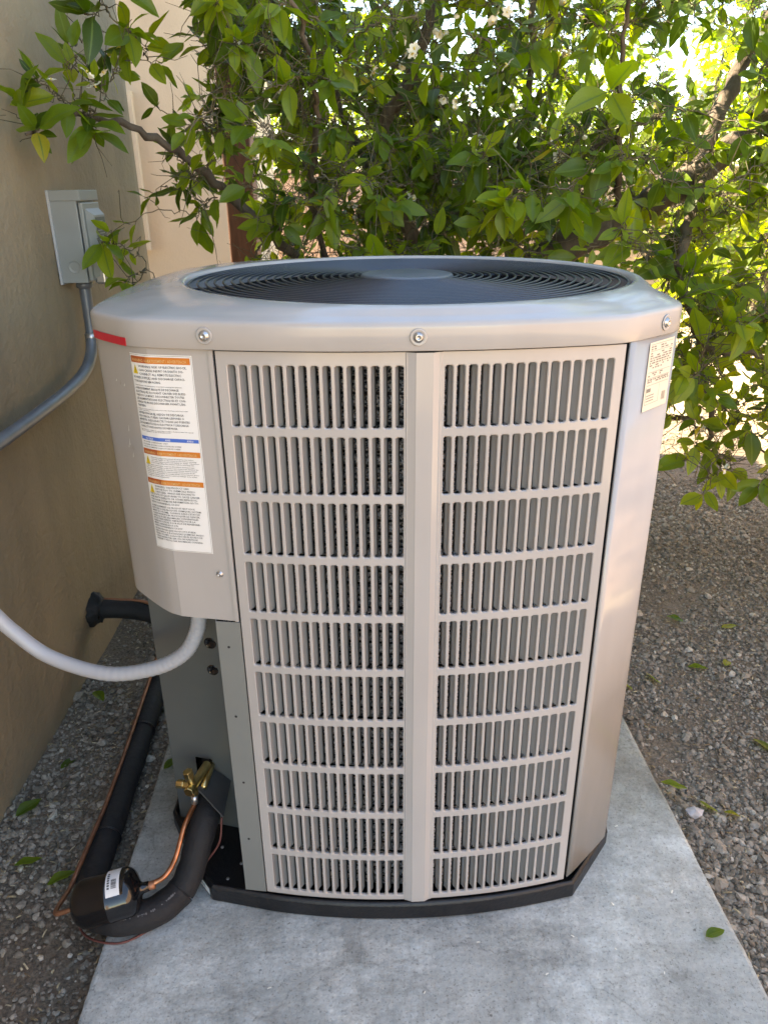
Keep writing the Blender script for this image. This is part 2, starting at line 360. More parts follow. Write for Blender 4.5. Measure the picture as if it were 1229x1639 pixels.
# pad corners in its own frame (u across, v along)
PU0,PU1,PV0,PV1 = -.475,.662,-.6,2.02
def pad_build():
    rnd=random.Random(4); e=(0,.003,.008,.02)
    us=[PU0+k for k in e]+list(np.linspace(PU0+.05,PU1-.05,36))+[PU1-k for k in e[::-1]]
    vs=[PV0+k for k in e]+list(np.linspace(PV0+.03,PV1-.03,220))+[PV1-k for k in e[::-1]]
    nu,nv=len(us)-1,len(vs)-1; V=[]; F=[]
    def h(u,v): return .0012*math.sin(9*u+3*v)+.001*math.sin(23*u-17*v)+.0006*math.sin(51*v+40*u)
    def chip(v,ph): return max(0,math.sin(37*v+ph)*math.sin(61*v+2*ph)-.45)*.006+.0012*rnd.random()
    for j in range(nv+1):
        for i in range(nu+1):
            u,v=us[i],vs[j]; dz=0
            if i==0 or i==nu: dz=-.004-chip(v,i); u+=(1 if i==0 else -1)*chip(v,i+1)
            elif i in (1,nu-1): dz=-.0010-.5*chip(v,i)
            if j in (0,nv): dz=-.004
            x,y=padpt(u,v); V.append((x,y,h(us[i],v)+dz))
    for j in range(nv):
        for i in range(nu):
            a=j*(nu+1)+i; F.append((a,a+1,a+nu+2,a+nu+1))
    edge=[i for i in range(nu+1)]+[(j*(nu+1)+nu) for j in range(1,nv+1)]+[nv*(nu+1)+i for i in range(nu-1,-1,-1)]+[j*(nu+1) for j in range(nv-1,0,-1)]
    b=len(V)
    for k in edge: V.append((V[k][0],V[k][1],-.1))
    for k in range(len(edge)):
        k2=(k+1)%len(edge); F.append((edge[k],b+k,b+k2,edge[k2]))
    return V,F
V,F=pad_build()
tag(mk('concrete_pad', V, F, CONC, smooth=False), 'weathered grey concrete pad beneath the air conditioner', 'pad')

def on_pad(x,y,m=0.0):
    u=x*math.cos(PADR)+y*math.sin(PADR); v=-x*math.sin(PADR)+y*math.cos(PADR)
    return PU0-m<u<PU1+m and PV0-m<v<PV1+m

# ------------------------------------------------------------------ house on the left
HX, HEND = -.848, 2.90
house = empty('house', (HX-2.2,.7,GZ))
tag(house, 'olive tan stucco house along the left side of the pad', 'house')
m=MB()
V,F=[],[]
NY,NZ=60,30; prof=[]
V=[];F=[]
for j in range(NZ+1):
    z=-.1+2.75*j/NZ
    for i in range(NY+1):
        y=-1.4+(HEND+1.4)*i/NY; V.append((HX+.0025*math.sin(2.3*y+1.1*z)+.002*math.sin(5.1*z-3*y) - (.012 if i==NY else 0),y,z))
for j in range(NZ):
    for i in range(NY):
        a=j*(NY+1)+i; F.append((a,a+1,a+NY+2,a+NY+1))
b=len(V); V+=[(HX-.012,HEND,-.1),(HX-.012,HEND,2.65),(HX-4.5,HEND+.012,-.1),(HX-4.5,HEND+.012,2.65),(HX,-1.4,-.1),(HX,-1.4,2.65),(HX-4.5,-1.4,-.1),(HX-4.5,-1.4,2.65)]
F+=[(b,b+2,b+3,b+1),(b+4,b+5,b+7,b+6),(b+2,b+6,b+7,b+3)]
mk('wall', V, F, STUCCO, house, smooth=False)
m=MB(); m.box((HX-2.05,.75,2.71),(4.8,5.0,.12)); rf=m.build('roof', EAVE, house)
m=MB(); m.add([(HX+.35,-1.75,2.775),(HX+.35,3.25,2.775),(HX-2,3.25,3.65),(HX-2,-1.75,3.65),(HX-4.4,3.25,2.775),(HX-4.4,-1.75,2.775)],[(0,1,2,3),(3,2,4,5),(1,4,2),(0,3,5)]); m.build('roof_tiles', ROOFM, rf)
m=MB(); m.box((HX+.365,.75,2.72),(.03,5.05,.18)); m.build('fascia', EAVE, rf)

wing = empty('patio_house', (-3.2,6.6,GZ)); tag(wing,'cream stucco house seen through the branches behind the olive wall','house')
m=MB(); m.box((-3.2,6.9,1.45),(4.3,2.4,3.1)); m.build('wall', CREAMW, wing)
m=MB(); m.box((-3.2,6.75,3.1),(4.8,3.1,.16)); m.build('roof', EAVE, wing)
m=MB(); m.box((-2.1,5.68,1.35),(.9,.05,1.0)); wf=m.build('window_frame', EAVE, wing)
m=MB(); m.box((-2.1,5.65,1.35),(.78,.03,.88)); m.build('pane', GLOSSB, wf)

post=empty('patio_cover',(-.70,4.1,GZ)); tag(post,'patio cover on a brown wooden post behind the orange tree','patio cover')
m=MB(); m.box((-.70,4.1,1.25),(.14,.14,2.55)); bevel(m.build('post', WOOD, post),.008)
m=MB(); m.box((-.70,4.1,.02),(.2,.2,.14)); bevel(m.build('footing', CONC, post),.01)
m=MB(); m.box((-2.2,4.1,2.61),(3.7,.1,.18)); m.build('beam', WOOD, post)
m=MB(); m.box((-2.3,3.62,2.755),(3.8,1.35,.07)); m.build('deck', WOOD, post)
for k in range(7): m=MB(); m.box((-4.0+.58*k,3.6,2.68),(.06,1.25,.07)); m.build('rafter', WOOD, post)

# far block fence: every block a child of the fence
fence=empty('block_fence',(3,9.3,GZ)); tag(fence,'low pinkish tan block wall at the far end of the yard, plus an added bounce wall out of view','wall')
m=MB(); m.box((3.5,9.38,.7),(11.0,.10,1.5)); m.build('mortar_core', CREAMW, fence)
bm=bpy.data.meshes.new('block'); q=MB(); q.box((0,0,0),(.388,.16,.188)); bm.from_pydata(q.V,[],q.F); bm.materials.append(BLOCKM)
for r in range(7):
    for c in range(27):
        x=-1.8+.4*c+(.2 if r%2 else 0)
        inst('block', bm, Matrix.Translation((x+random.uniform(-.002,.002),9.30+random.uniform(-.006,.006),GZ+.1+.2*r)), fence)
bm2=bpy.data.meshes.new('cap_block'); q=MB(); q.box((0,0,0),(.392,.22,.06)); bm2.from_pydata(q.V,[],q.F); bm2.materials.append(BLOCKM)
for c in range(27): inst('cap_block', bm2, Matrix.Translation((-1.8+.4*c,9.32,GZ+1.435)), fence)

m=MB(); m.box((2.77,-.25,.8),(.12,9.6,1.75)); m.build('bounce_wall_core', CREAMW, fence)  # added unseen wall, placed to bounce warm sunlight onto the unit
for r in range(9):
    for c in range(24):
        inst('block', bm, Matrix.Translation((2.65,-4.9+.4*c+(.2 if r%2 else 0),GZ+.1+.2*r)) @ Matrix.Rotation(math.pi/2,4,'Z'), fence)  # block face of the added bounce wall

# ------------------------------------------------------------------ air conditioner
AC0=(.03,1.41,0)
ac=empty('air_conditioner',AC0); tag(ac,'large beige louvered outdoor air conditioner with black fan grille on the concrete pad','air conditioner')
FC=Vector((.055,.979)); FA=R_(2.15); ARC=1.312
def front(t,z,off=0.0):
    a=t/ARC; x=ARC*math.sin(a)+off*math.sin(a); y=ARC-ARC*math.cos(a)-off*math.cos(a)
    return Vector((FC.x+x*math.cos(FA)-y*math.sin(FA), FC.y+x*math.sin(FA)+y*math.cos(FA), z))
def front_n(t):
    a=t/ARC+FA; return Vector((math.sin(a),-math.cos(a),0))
def side_fn(A,B,sag):
    """curved side panel from A to B (plan), bulging to the right of A->B"""
    A=Vector(A);B=Vector(B); c=(B-A).length; R=c*c/(8*sag)+sag/2; ex=(B-A)/c; ey=Vector((-ex.y,ex.x)); mid=(A+B)/2
    def fn(t,z,off=0.0):
        a=t/R; h=R-sag
        p=mid+ex*((R+off)*math.sin(a))-ey*((R+off)*math.cos(a)-h); return Vector((p.x,p.y,z))
    return fn, R*2*math.asin(c/2/R)
ROWZ=[(1.0219-.0982*k-.0855, 1.0219-.0982*k) for k in range(10)]
SLW=.0108
def slot_panel(fn, t0, t1, ncol, m0, m1, z0=.042, z1=1.040):
    """punched sheet: margins m0/m1, ncol slots between, 10 rows"""
    pitch=(t1-m1-t0-m0)/ncol; te=[t0]+[t0+m0+pitch*i for i in range(ncol+1)]+[t1]
    if m0<1e-6: te=te[1:]
    if m1<1e-6: te=te[:-1]
    ze=[z0]
    for k in range(9,-1,-1):
        lo,hi=ROWZ[k]; ze.append(lo-.00635); 
    ze.append(ROWZ[0][1]+.00635); ze.append(z1)
    V=[];F=[];idx={}
    def vid(t,z,o):
        k=(round(t,6),round(z,6),round(o,6))
        if k not in idx: idx[k]=len(V); V.append(fn(t,z,o))
        return idx[k]
    cells=[]
    for i in range(len(te)-1):
        for j in range(len(ze)-1):
            a,b,c,d=te[i],te[i+1],ze[j],ze[j+1]
            slot = abs(b-a-pitch)<1e-5 and 1<=j<=10 and not (m0>1e-6 and i==0) and not (m1>1e-6 and i==len(te)-2)
            if not slot: F.append((vid(a,c,0),vid(b,c,0),vid(b,d,0),vid(a,d,0))); continue
            mid=(a+b)/2; s0,s1=mid-SLW/2,mid+SLW/2; y0,y1=c+.00635,d-.00635; q=.0022
            cells.append((s0,s1,y0,y1))
            def octo(i_,o): 
                S0,S1,Y0,Y1=s0+i_,s1-i_,y0+i_,y1-i_
                return [vid(*p,o) for p in ((S0+q,Y0),(S1-q,Y0),(S1,Y0+q),(S1,Y1-q),(S1-q,Y1),(S0+q,Y1),(S0,Y1-q),(S0,Y0+q))]
            O=[vid(a,c,0),vid(b,c,0),vid(b,d,0),vid(a,d,0)]; o0=octo(-.0011,0); o1=octo(0,-.0013); o2=octo(0,-.005)
            F+= [(O[0],O[1],o0[1],o0[0]),(O[1],O[2],o0[3],o0[2]),(O[2],O[3],o0[5],o0[4]),(O[3],O[0],o0[7],o0[6]),
                 (O[1],o0[2],o0[1]),(O[2],o0[4],o0[3]),(O[3],o0[6],o0[5]),(O[0],o0[0],o0[7])]
            for e in range(8):
                f=(e+1)%8; F+=[(o0[e],o0[f],o1[f],o1[e]),(o1[e],o1[f],o2[f],o2[e])]
    # turned-in outer edge
    def rim(pts):
        for k in range(len(pts)-1):
            (ta,za),(tb,zb)=pts[k],pts[k+1]; F.append((vid(ta,za,0),vid(ta,za,-.012),vid(tb,zb,-.012),vid(tb,zb,0)))
    rim([(te[0],z) for z in reversed(ze)]); rim([(te[-1],z) for z in ze]); rim([(t,ze[-1]) for t in reversed(te)]); rim([(t,ze[0]) for t in te])
    return V,F,cells
HALF=.2785; ST=.0247
vane_me={}
for sgn in (-1,1):
    # vane mesh: bent inwards from the slot's outer edge (local x along the sheet, y inwards, z up)
    h=.0853/2; w=.0102; d=.0135; th=.0008; s=-sgn
    pr=[(0,.0),(s*.0009,.0045),(s*.0030,.0095),(s*.0058,d)]
    V=[];F=[]
    for x,y in pr:
        for z in (-h,h): V.append((x,y,z))
    for x,y in pr:
        for z in (-h,h): V.append((x-s*th,y,z))
    for k in range(3):
        F+=[(2*k,2*k+2,2*k+3,2*k+1),(8+2*k,8+2*k+1,8+2*k+3,8+2*k+2)]
    F+=[(6,14,15,7)]
    me=bpy.data.meshes.new('louver'); me.from_pydata(V,[],F); me.materials.append(PAINT); me.polygons.foreach_set('use_smooth',[True]*len(me.polygons)); vane_me[sgn]=me
for sgn in (-1,1):
    if sgn<0: V,F,cells=slot_panel(front,-HALF,-ST,15,.0125,0)
    else: V,F,cells=slot_panel(front,ST,HALF,15,0,.0125)
    pn=mk('louver_panel',V,F,PAINT,ac); pn['label']='left half of the louvered front' if sgn<0 else 'right half of the louvered front'
    for s0,s1,y0,y1 in cells:
        t=s0+.0002 if sgn<0 else s1-.0002
        a=t/ARC+FA; p=front(t,(y0+y1)/2,-.0045)
        inst('louver',vane_me[sgn],Matrix.Translation(p)@Matrix.Rotation(a,4,'Z'),pn)
# centre stile
pr=[(-ST,0),(-.0235,.0012),(-.0222,.0012),(-.0128,.0048),(-.0114,.0056),(.0114,.0056),(.0128,.0048),(.0195,.0012),(.0222,.0012),(.0235,.0),(ST,0)]
V=[front(t,z,o+.0004) for z in (.042,1.040) for t,o in pr]; n=len(pr); F=[(i,i+1,n+i+1,n+i) for i in range(n-1)]
mk('center_stile',V,F,PAINT,ac)

# right corner post, spec plate
def strip(name,prof,z0,z1,matl,parent,th=.002,smooth=True,nz=1):
    P=[Vector(p) for p in prof]; n=len(P); V=[];F=[]
    for j in range(nz+1):
        z=z0+(z1-z0)*j/nz
        for p in P: V.append((p.x,p.y,z))
    for j in range(nz):
        for i in range(n-1): F.append((j*n+i,j*n+i+1,(j+1)*n+i+1,(j+1)*n+i))
    o=mk(name,V,F,matl,parent,smooth)
    s=o.modifiers.new('s','SOLIDIFY'); s.thickness=th; s.offset=-1
    return o
def smooth_prof(pts,it=2):
    P=[Vector(p) for p in pts]
    for _ in range(it):
        Q=[P[0]]
        for a,b in zip(P,P[1:]): Q+=[a*.75+b*.25,a*.25+b*.75]
        Q.append(P[-1]); P=Q
    return P
RC=[(.3345,1.0235),(.3358,1.0190),(.3475,1.0285),(.3595,1.040),(.364,1.0445),(.431,1.111),(.436,1.119),(.440,1.135),(.442,1.16)]
o=strip('corner_panel',RC[:2]+smooth_prof(RC[2:],2),.046,1.042,PAINT,ac)
LC=[(-.2285,.9995),(-.318,1.0175),(-.345,1.031),(-.405,1.0935),(-.424,1.118),(-.432,1.16)]
COV=[Vector(LC[0])]+smooth_prof(LC[1:],2)
COV=[Vector((-.2285,1.007))]+[Vector((-.2285,1.0005))]+COV[1:]
CB=.622
m=MB()
# control cover: skin, bottom closing plate
n=len(COV)
V=[(p.x,p.y,z) for z in (CB,CB+.004,1.042) for p in COV]; F=[]
for j in range(2):
    for i in range(n-1): F.append((j*n+i,(j+1)*n+i,(j+1)*n+i+1,j*n+i+1))
F=[f[::-1] for f in F]
m.add(V,F)
bot=[(p.x,p.y,CB) for p in COV]+[(-.432,1.21,CB),(-.288,1.17,CB),(-.262,1.012,CB)]
m.add(bot,[tuple(range(len(bot)))])
cover=m.build('control_cover',PAINT,ac,smooth=True); bevel(cover,.0022,3,30)
cover.modifiers.new('w','WEIGHTED_NORMAL')
# fold line beside the louvers
m=MB(); m.box((0,0,0),(.0045,.004,1.042-CB)); 
fl=strip('cover_flange',[(-.2265,1.004),(-.2265,.9985),(-.2315,.9997)],CB,1.041,PAINT,ac,.001,False)
# small screw low on the cover
def screw(p,nrm,r=.0055,parent=ac,dish=None):
    p=Vector(p); nrm=Vector(nrm).normalized(); mb=MB()
    V,F=lathe([(0,r*1.35),(.0008,r*1.35),(.0012,r*1.05),(.0036,r*.95),(.0042,r*.8),(.0042,r*.45),(.003,r*.35)],p,p+nrm,16); mb.add(V,F)
    o=mb.build('screw',STEEL,parent,True)
    if dish:
        V,F=lathe([(.0002,dish),(.0012,dish*.97),(.0016,dish*.85),(.0003,dish*.62)],p-nrm*.0004,p+nrm,20); 
        mk('dimple',V,F,PAINT,o,True)
    return o
screw((-.2485,1.0042,.703),(-.2,-.98,0),.0038)

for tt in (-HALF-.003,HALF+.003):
    V=[tuple(front(tt+q,z,-.009)) for z in (.046,1.04) for q in (-.008,.008)]; mk('seam_strip',V,[(0,1,3,2)],DARK,ac)  # dark backing standing in for shade in the seam gaps
# lower left: flange strip and recessed access plate
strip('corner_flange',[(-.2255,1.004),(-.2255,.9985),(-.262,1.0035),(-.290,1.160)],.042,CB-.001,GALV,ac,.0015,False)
A=Vector((-.290,1.160)); B=Vector((-.432,1.195)); pd=(B-A).normalized(); pnv=Vector((-pd.y,pd.x)); 
if pnv.y>0: pnv=-pnv
def plate(s,z,o=0.0): p=A+pd*s+pnv*o; return Vector((p.x,p.y,z))
PL=(B-A).length
# plate with a notch opening (s .09-.145, z .235-.31)
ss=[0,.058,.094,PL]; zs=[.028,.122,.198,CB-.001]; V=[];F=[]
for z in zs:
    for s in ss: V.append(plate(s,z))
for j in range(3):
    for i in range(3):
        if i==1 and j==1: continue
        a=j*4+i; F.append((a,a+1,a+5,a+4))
ap=mk('access_plate',[tuple(v) for v in V],F,GALV_SHADE,ac); s_=ap.modifiers.new('s','SOLIDIFY'); s_.thickness=.0015; s_.offset=0
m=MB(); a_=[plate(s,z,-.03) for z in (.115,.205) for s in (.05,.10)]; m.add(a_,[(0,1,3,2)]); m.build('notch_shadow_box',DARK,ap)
for s,z,r in ((.0315,.474,.0112),(.0325,.415,.0106)):
    V,F=lathe([(0,r*1.1),(.0014,r*1.06),(.0022,r*.9),(.0016,r*.85)],plate(s,z,-.0002),plate(s,z,1),20); mk('grommet',V,F,GLOSSB,ap,True)
for z,x in ((.575,-.246),(.44,-.2465),(.30,-.2455),(.17,-.247)):
    V,F=lathe([(0,.0024),(.0006,.0022)],(x,1.0005,z),(x-.14,.02,z),10); mk('flange_hole',V,F,DARK,ac)

# base pan
pan=[(-.372,1.062),(-.33,1.012),(-.205,.986),(-.07,.973),(.055,.969),(.18,.9765),(.275,.993),(.349,1.013),(.447,1.138),(.462,1.25),(.468,1.41),(.455,1.6),(.43,1.74),(.33,1.85),(.02,1.875),(-.31,1.85),(-.43,1.73),(-.455,1.41),(-.45,1.2)]
pan=pan[:2]+[tuple(front(t,0,.0095)[:2]) for t in np.linspace(-.262,.276,22)]+pan[7:]
mb=MB(); n=len(pan); c0=Vector((.01,1.42))
def ins(d): return [Vector(p)+(c0-Vector(p)).normalized()*d for p in pan]
rings=[(0,.003),(0.0,.034),(.003,.039),(.007,.040),(.009,.037),(.0095,.026)]
V=[];F=[]
for d,z in rings:
    for p in ins(d): V.append((p.x,p.y,z))
for j in range(len(rings)-1):
    for i in range(n): k=(i+1)%n; F.append((j*n+i,j*n+k,(j+1)*n+k,(j+1)*n+i))
F.append(tuple((len(rings)-1)*n+i for i in range(n))); F.append(tuple(range(n-1,-1,-1)))
bp=mk('base_pan',V,F,BLACKP,ac); bevel(bp,.0015,2,25)
for x,y in ((-.285,1.075),(-.305,1.04),(-.33,1.115)):
    V,F=lathe([(0,.0035),(.0015,.003),(.002,.001)],(x,y,.026),(x,y,1),10); mk('pan_rivet',V,F,STEEL,bp,True)
# white sticker on the pan's left corner
a=Vector((-.3695,1.0575,0)); b=Vector((-.3335,1.0145,0)); nn=Vector((-(b-a).y,(b-a).x,0)).normalized()
if nn.y>0: nn=-nn
m=MB(); e=nn*.0012; m.add([a+e+Vector((0,0,.014)),b+e+Vector((0,0,.014)),b+e+Vector((0,0,.031)),a+e+Vector((0,0,.031))],[(0,1,2,3)])
pl=m.build('pan_sticker',WHITEP,ac)
m=MB(); e=nn*.0015
for k in range(9):
    u0=.25+.05*k; u1=u0+random.choice((.015,.03)); m.add([a.lerp(b,u0)+e+Vector((0,0,.018)),a.lerp(b,u1)+e+Vector((0,0,.018)),a.lerp(b,u1)+e+Vector((0,0,.027)),a.lerp(b,u0)+e+Vector((0,0,.027))],[(0,1,2,3)])
m.build('sticker_print',INK,pl)

# other sides: curved louvered sheets
def vane_merge(V,F,fn,cells,sg):
    for s0,s1,y0,y1 in cells:
        t=s0 if sg<0 else s1; b=len(V)
        for tt,o in ((t,-.0045),(t-sg*.002,-.010),(t-sg*.007,-.018)):
            V.append(fn(tt,y0,o)); V.append(fn(tt,y1,o))
        F+=[(b,b+2,b+3,b+1),(b+2,b+4,b+5,b+3)]
for A_,B_,nm in (((.444,1.162),(.425,1.745),'right'),((.315,1.845),(-.30,1.845),'back'),((-.42,1.735),(-.434,1.215),'left')):
    fn,L_=side_fn(A_,B_,.024); V,F,cells=slot_panel(fn,-L_/2,L_/2,30,.0125,.0125); vane_merge(V,F,fn,cells,-1)
    o=mk('louver_panel',V,F,PAINT,ac); o['label']=nm+' side louvered panel'
strip('corner_panel',smooth_prof([(.424,1.748),(.41,1.775),(.345,1.838),(.317,1.848)],2),.046,1.042,PAINT,ac)
strip('corner_panel',smooth_prof([(-.302,1.848),(-.335,1.838),(-.405,1.77),(-.421,1.738)],2),.046,1.042,PAINT,ac)

# coil
core=[(-.195,1.043),(.055,1.014),(.30,1.050),(.385,1.17),(.40,1.41),(.375,1.68),(.28,1.78),(.02,1.80),(-.26,1.78),(-.36,1.68),(-.385,1.41),(-.355,1.31),(-.262,1.235),(-.232,1.16),(-.222,1.085)]
cs=[Vector((*p,0)) for p in core]; cl=crom(cs+[cs[0]],6)[:-1]
m=MB()
for k in range(46):
    z=.05+.0213*k
    P=[(p.x,p.y,z) for p in cl]; n=len(P); cc=Vector((.02,1.42))
    V=[];F=[]
    for p in P:
        d=(Vector(p[:2])-cc).normalized()
        for dd,dz in ((.003,-.0085),(.010,0),(.003,.0085)): V.append((p[0]+d.x*dd,p[1]+d.y*dd,z+dz))
    for i in range(n):
        j=(i+1)%n
        for q in range(2): F.append((i*3+q,j*3+q,j*3+q+1,i*3+q+1))
    m.add(V,F)
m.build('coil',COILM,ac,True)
V,F=prism([(p.x,p.y) for p in cl],.041,1.03); mk('coil_core',V,F[2:],DARK,ac)

# top cap
def resample(P,n):
    P=[Vector(p) for p in P]; P.append(P[0]); d=[0]
    for a,b in zip(P,P[1:]): d.append(d[-1]+(b-a).length)
    out=[];k=0
    for i in range(n):
        s=d[-1]*i/n
        while d[k+1]<s: k+=1
        out.append(P[k].lerp(P[k+1],(s-d[k])/max(1e-9,d[k+1]-d[k])))
    return out
def arc_pts(A,B,sag,n=14):
    fn,L_=side_fn(A,B,sag); return [fn(-L_/2+L_*i/n,0)[:2] for i in range(n+1)]
capo=[(-.340,1.0165)]+[tuple(front(t,0,.008)[:2]) for t in np.linspace(-.27,.277,20)]+arc_pts((.438,1.106),(.428,1.745),.028)+arc_pts((.325,1.852),(-.31,1.852),.026)+arc_pts((-.425,1.745),(-.424,1.102),.026)
cp=resample(capo,260)
for _ in range(6): cp=[(cp[i-1]+cp[i]*2+cp[(i+1)%260])/4 for i in range(260)]
GC=Vector((.045,1.412)); GR=.3875
def toward(p,d): return p+(GC-p).normalized()*d
def oncirc(p,r): return GC+(p-GC).normalized()*r
def blend(p,k): return p.lerp(oncirc(p,GR+.016),k)
rings=[([toward(p,.006) for p in cp],1.052),([toward(p,.003) for p in cp],1.0435),([toward(p,.0008) for p in cp],1.0425),(cp,1.0435),(cp,1.0725),([toward(p,.0007) for p in cp],1.0762),([toward(p,.0028) for p in cp],1.0788),([toward(p,.0065) for p in cp],1.0804),([blend(toward(p,.014),.10) for p in cp],1.0830),([blend(toward(p,.016),.22) for p in cp],1.0858),
       ([blend(toward(p,.012),.5) for p in cp],1.0915),([blend(toward(p,.01),.85) for p in cp],1.0945),([oncirc(p,GR+.014) for p in cp],1.0955),([oncirc(p,GR+.007) for p in cp],1.0952),([oncirc(p,GR+.003) for p in cp],1.0925),([oncirc(p,GR+.001) for p in cp],1.086),([oncirc(p,GR) for p in cp],1.05)]
V=[];F=[];n=260
for P,z in rings:
    for p in P: V.append((p.x,p.y,z))
for j in range(len(rings)-1):
    for i in range(n): k=(i+1)%n; F.append((j*n+i,j*n+k,(j+1)*n+k,(j+1)*n+i))
cap=mk('top_cap',V,F,PAINT,ac,True)
def cap_pt(ang):    # lip point in a plan direction from the unit's middle
    d=Vector((math.cos(ang),math.sin(ang))); return max(cp,key=lambda p:(p-Vector((.01,1.42))).normalized().dot(d))
def cap_near(x,y):
    i=min(range(260),key=lambda k:(cp[k]-Vector((x,y))).length); t=(cp[(i+2)%260]-cp[i-2]).normalized(); return cp[i],Vector((t.y,-t.x,0))
for x,y,z in ((-.235,.995,1.061),(.0525,.97,1.0605),(.394,1.07,1.060)):
    p,nv=cap_near(x,y); screw((p.x+nv.x*.0012,p.y+nv.y*.0012,z),nv,.0052,cap,.0115)
# dark ring standing in for the shade of the gap under the cap
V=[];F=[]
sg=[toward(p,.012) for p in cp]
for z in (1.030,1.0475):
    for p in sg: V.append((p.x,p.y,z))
F=[(i,(i+1)%n,n+(i+1)%n,n+i) for i in range(n)]; mk('seam_gap_shade',V,F,DARK,ac)
# red tape on the left corner of the cap
i0=min(range(260),key=lambda k:(cp[k]-Vector((-.415,1.097))).length); i1=min(range(260),key=lambda k:(cp[k]-Vector((-.345,1.025))).length)
V=[];F=[]; idxs=list(range(min(i0,i1),max(i0,i1)+1))
if len(idxs)>130: idxs=[k%260 for k in range(max(i0,i1),min(i0,i1)+261)]
for k in idxs:
    o_=toward(cp[k],-.0009); V+=[(o_.x,o_.y,1.0425),(o_.x,o_.y,1.0535)]
F=[(2*k,2*k+2,2*k+3,2*k+1) for k in range(len(idxs)-1)]; rt=mk('red_tape',V,F,REDM,ac); s_=rt.modifiers.new('s','SOLIDIFY'); s_.thickness=.0008; s_.offset=0

# fan guard
HUBM = mat('guard_hub_plate', (.10,.115,.135), .35, var=.08)  # hub lightened and blued for the sky it reflects
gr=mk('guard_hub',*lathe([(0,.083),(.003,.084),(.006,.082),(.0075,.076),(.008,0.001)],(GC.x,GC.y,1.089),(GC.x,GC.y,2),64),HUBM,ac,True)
for k in range(21):
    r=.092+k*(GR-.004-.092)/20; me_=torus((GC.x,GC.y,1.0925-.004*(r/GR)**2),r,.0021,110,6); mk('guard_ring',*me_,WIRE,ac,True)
for k in range(8):
    a=2*math.pi*k/8+.3; d=Vector((math.cos(a),math.sin(a),0)); c=Vector((GC.x,GC.y,0))
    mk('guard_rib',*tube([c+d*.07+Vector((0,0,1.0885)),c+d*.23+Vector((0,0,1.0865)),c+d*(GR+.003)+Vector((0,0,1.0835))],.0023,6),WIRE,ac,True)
V,F=tube_exact([Vector((GC.x,GC.y,z)) for z in (.72,1.06)],[GR-.002,GR-.001],Vector((0,0,1)),64); mk('fan_shroud',V,F[:-1],DARK,ac,True)
fan=mk('fan_hub',*lathe([(0,.07),(.05,.07),(.055,.05)],(GC.x,GC.y,.93),(GC.x,GC.y,2),24),DARK,ac,True)
for k in range(4):
    V=[];F=[]
    for i in range(7):
        for j in range(5):
            r=.065+(.30)*i/6; a=2*math.pi*k/4+(-.5+j/4)*(1.1-.25*i/6); V.append((GC.x+r*math.cos(a),GC.y+r*math.sin(a),.96+.07*(j/4-.5)))
    for i in range(6):
        for j in range(4): q=i*5+j; F.append((q,q+1,q+6,q+5))
    b_=mk('fan_blade',V,F,GALV,fan,True); s_=b_.modifiers.new('s','SOLIDIFY'); s_.thickness=.002

# ---- printed labels
def text_mesh(lines):
    """lines: (text, x, y, height, width or None); returns V,F in label plane"""
    V=[];F=[]
    for tx,x,y,h,w in lines:
        cu_=bpy.data.curves.new('t','FONT'); cu_.body=tx; cu_.size=1; cu_.resolution_u=1; cu_.offset=.012
        ob=bpy.data.objects.new('t',cu_); COL.objects.link(ob); dg=bpy.context.evaluated_depsgraph_get(); me=bpy.data.meshes.new_from_object(ob.evaluated_get(dg))
        vs=[v.co.copy() for v in me.vertices]; 
        if vs:
            x1=max(v.x for v in vs); sy=h/.72; sx=sy if w is None else w/x1; b=len(V)
            V+=[(x+v.x*sx,y+v.y*sy) for v in vs]; F+=[tuple(i+b for i in p.vertices) for p in me.polygons]
        bpy.data.objects.remove(ob); bpy.data.curves.remove(cu_); bpy.data.meshes.remove(me)
    return V,F
clen=[0]
for a,b in zip(COV[1:],COV[2:]): clen.append(clen[-1]+(b-a).length)
def cov_at(s,z,off):
    P=COV[1:]; k=0
    while k<len(clen)-2 and clen[k+1]<s: k+=1
    t=(P[k+1]-P[k]).normalized(); p=P[k]+t*(s-clen[k]); nv=Vector((t.y,-t.x))
    if nv.y>0: nv=-nv
    # average the normal a little so the paper bends smoothly
    return (p.x+nv.x*off,p.y+nv.y*off,z)
LW,LH=.0985,.296; LS0=.0275; LTOP=1.0325
def lab(u,v,off): return cov_at(LS0+(LW-u),LTOP-v,off)     # u from the left edge, v down
def lab_rect(m,u0,u1,v0,v1,off,n=14,mi=0):
    V=[];F=[]
    for k in range(n+1):
        u=u0+(u1-u0)*k/n; V+=[lab(u,v1,off),lab(u,v0,off)]
    F=[(2*k,2*k+2,2*k+3,2*k+1) for k in range(n)]; m.add(V,F,mi)
m=MB(); lab_rect(m,0,LW,0,LH,.0006,24); wl_=m.build('warning_label',WHITEP,ac,True); wl_['label']='tall white warning sticker with orange bands on the control cover'
m=MB()
bands=[(.0035,.0125,0),(.1180,.1232,1),(.1368,.1450,0),(.1820,.1900,0)]
darko=mat('dark_orange',(.42,.09,.02),.45)
for v0,v1,mi in bands:
    m=MB(); lab_rect(m,.003,LW-.003,v0,v1,.0010,20); cb_=m.build('color_band',BLUE if mi else ORANGE,wl_,True)
    if mi==0: m=MB(); lab_rect(m,.003,.030,v0,v1,.0012,8); m.build('band_end',darko,wl_,True)
for v in (.0155,.1475,.1925):
    m=MB(); m.add([lab(.0045,v+.0125,.0011),lab(.0145,v+.0125,.0011),lab(.0095,v,.0011)],[(0,1,2)]); m.build('hazard_triangle',YELL,wl_)
lines=[]
def L_(t,x,v,h,w): lines.append((t,x,-v,h,w))
hd='WARNING / AVERTISSEMENT / ADVERTENCIA'
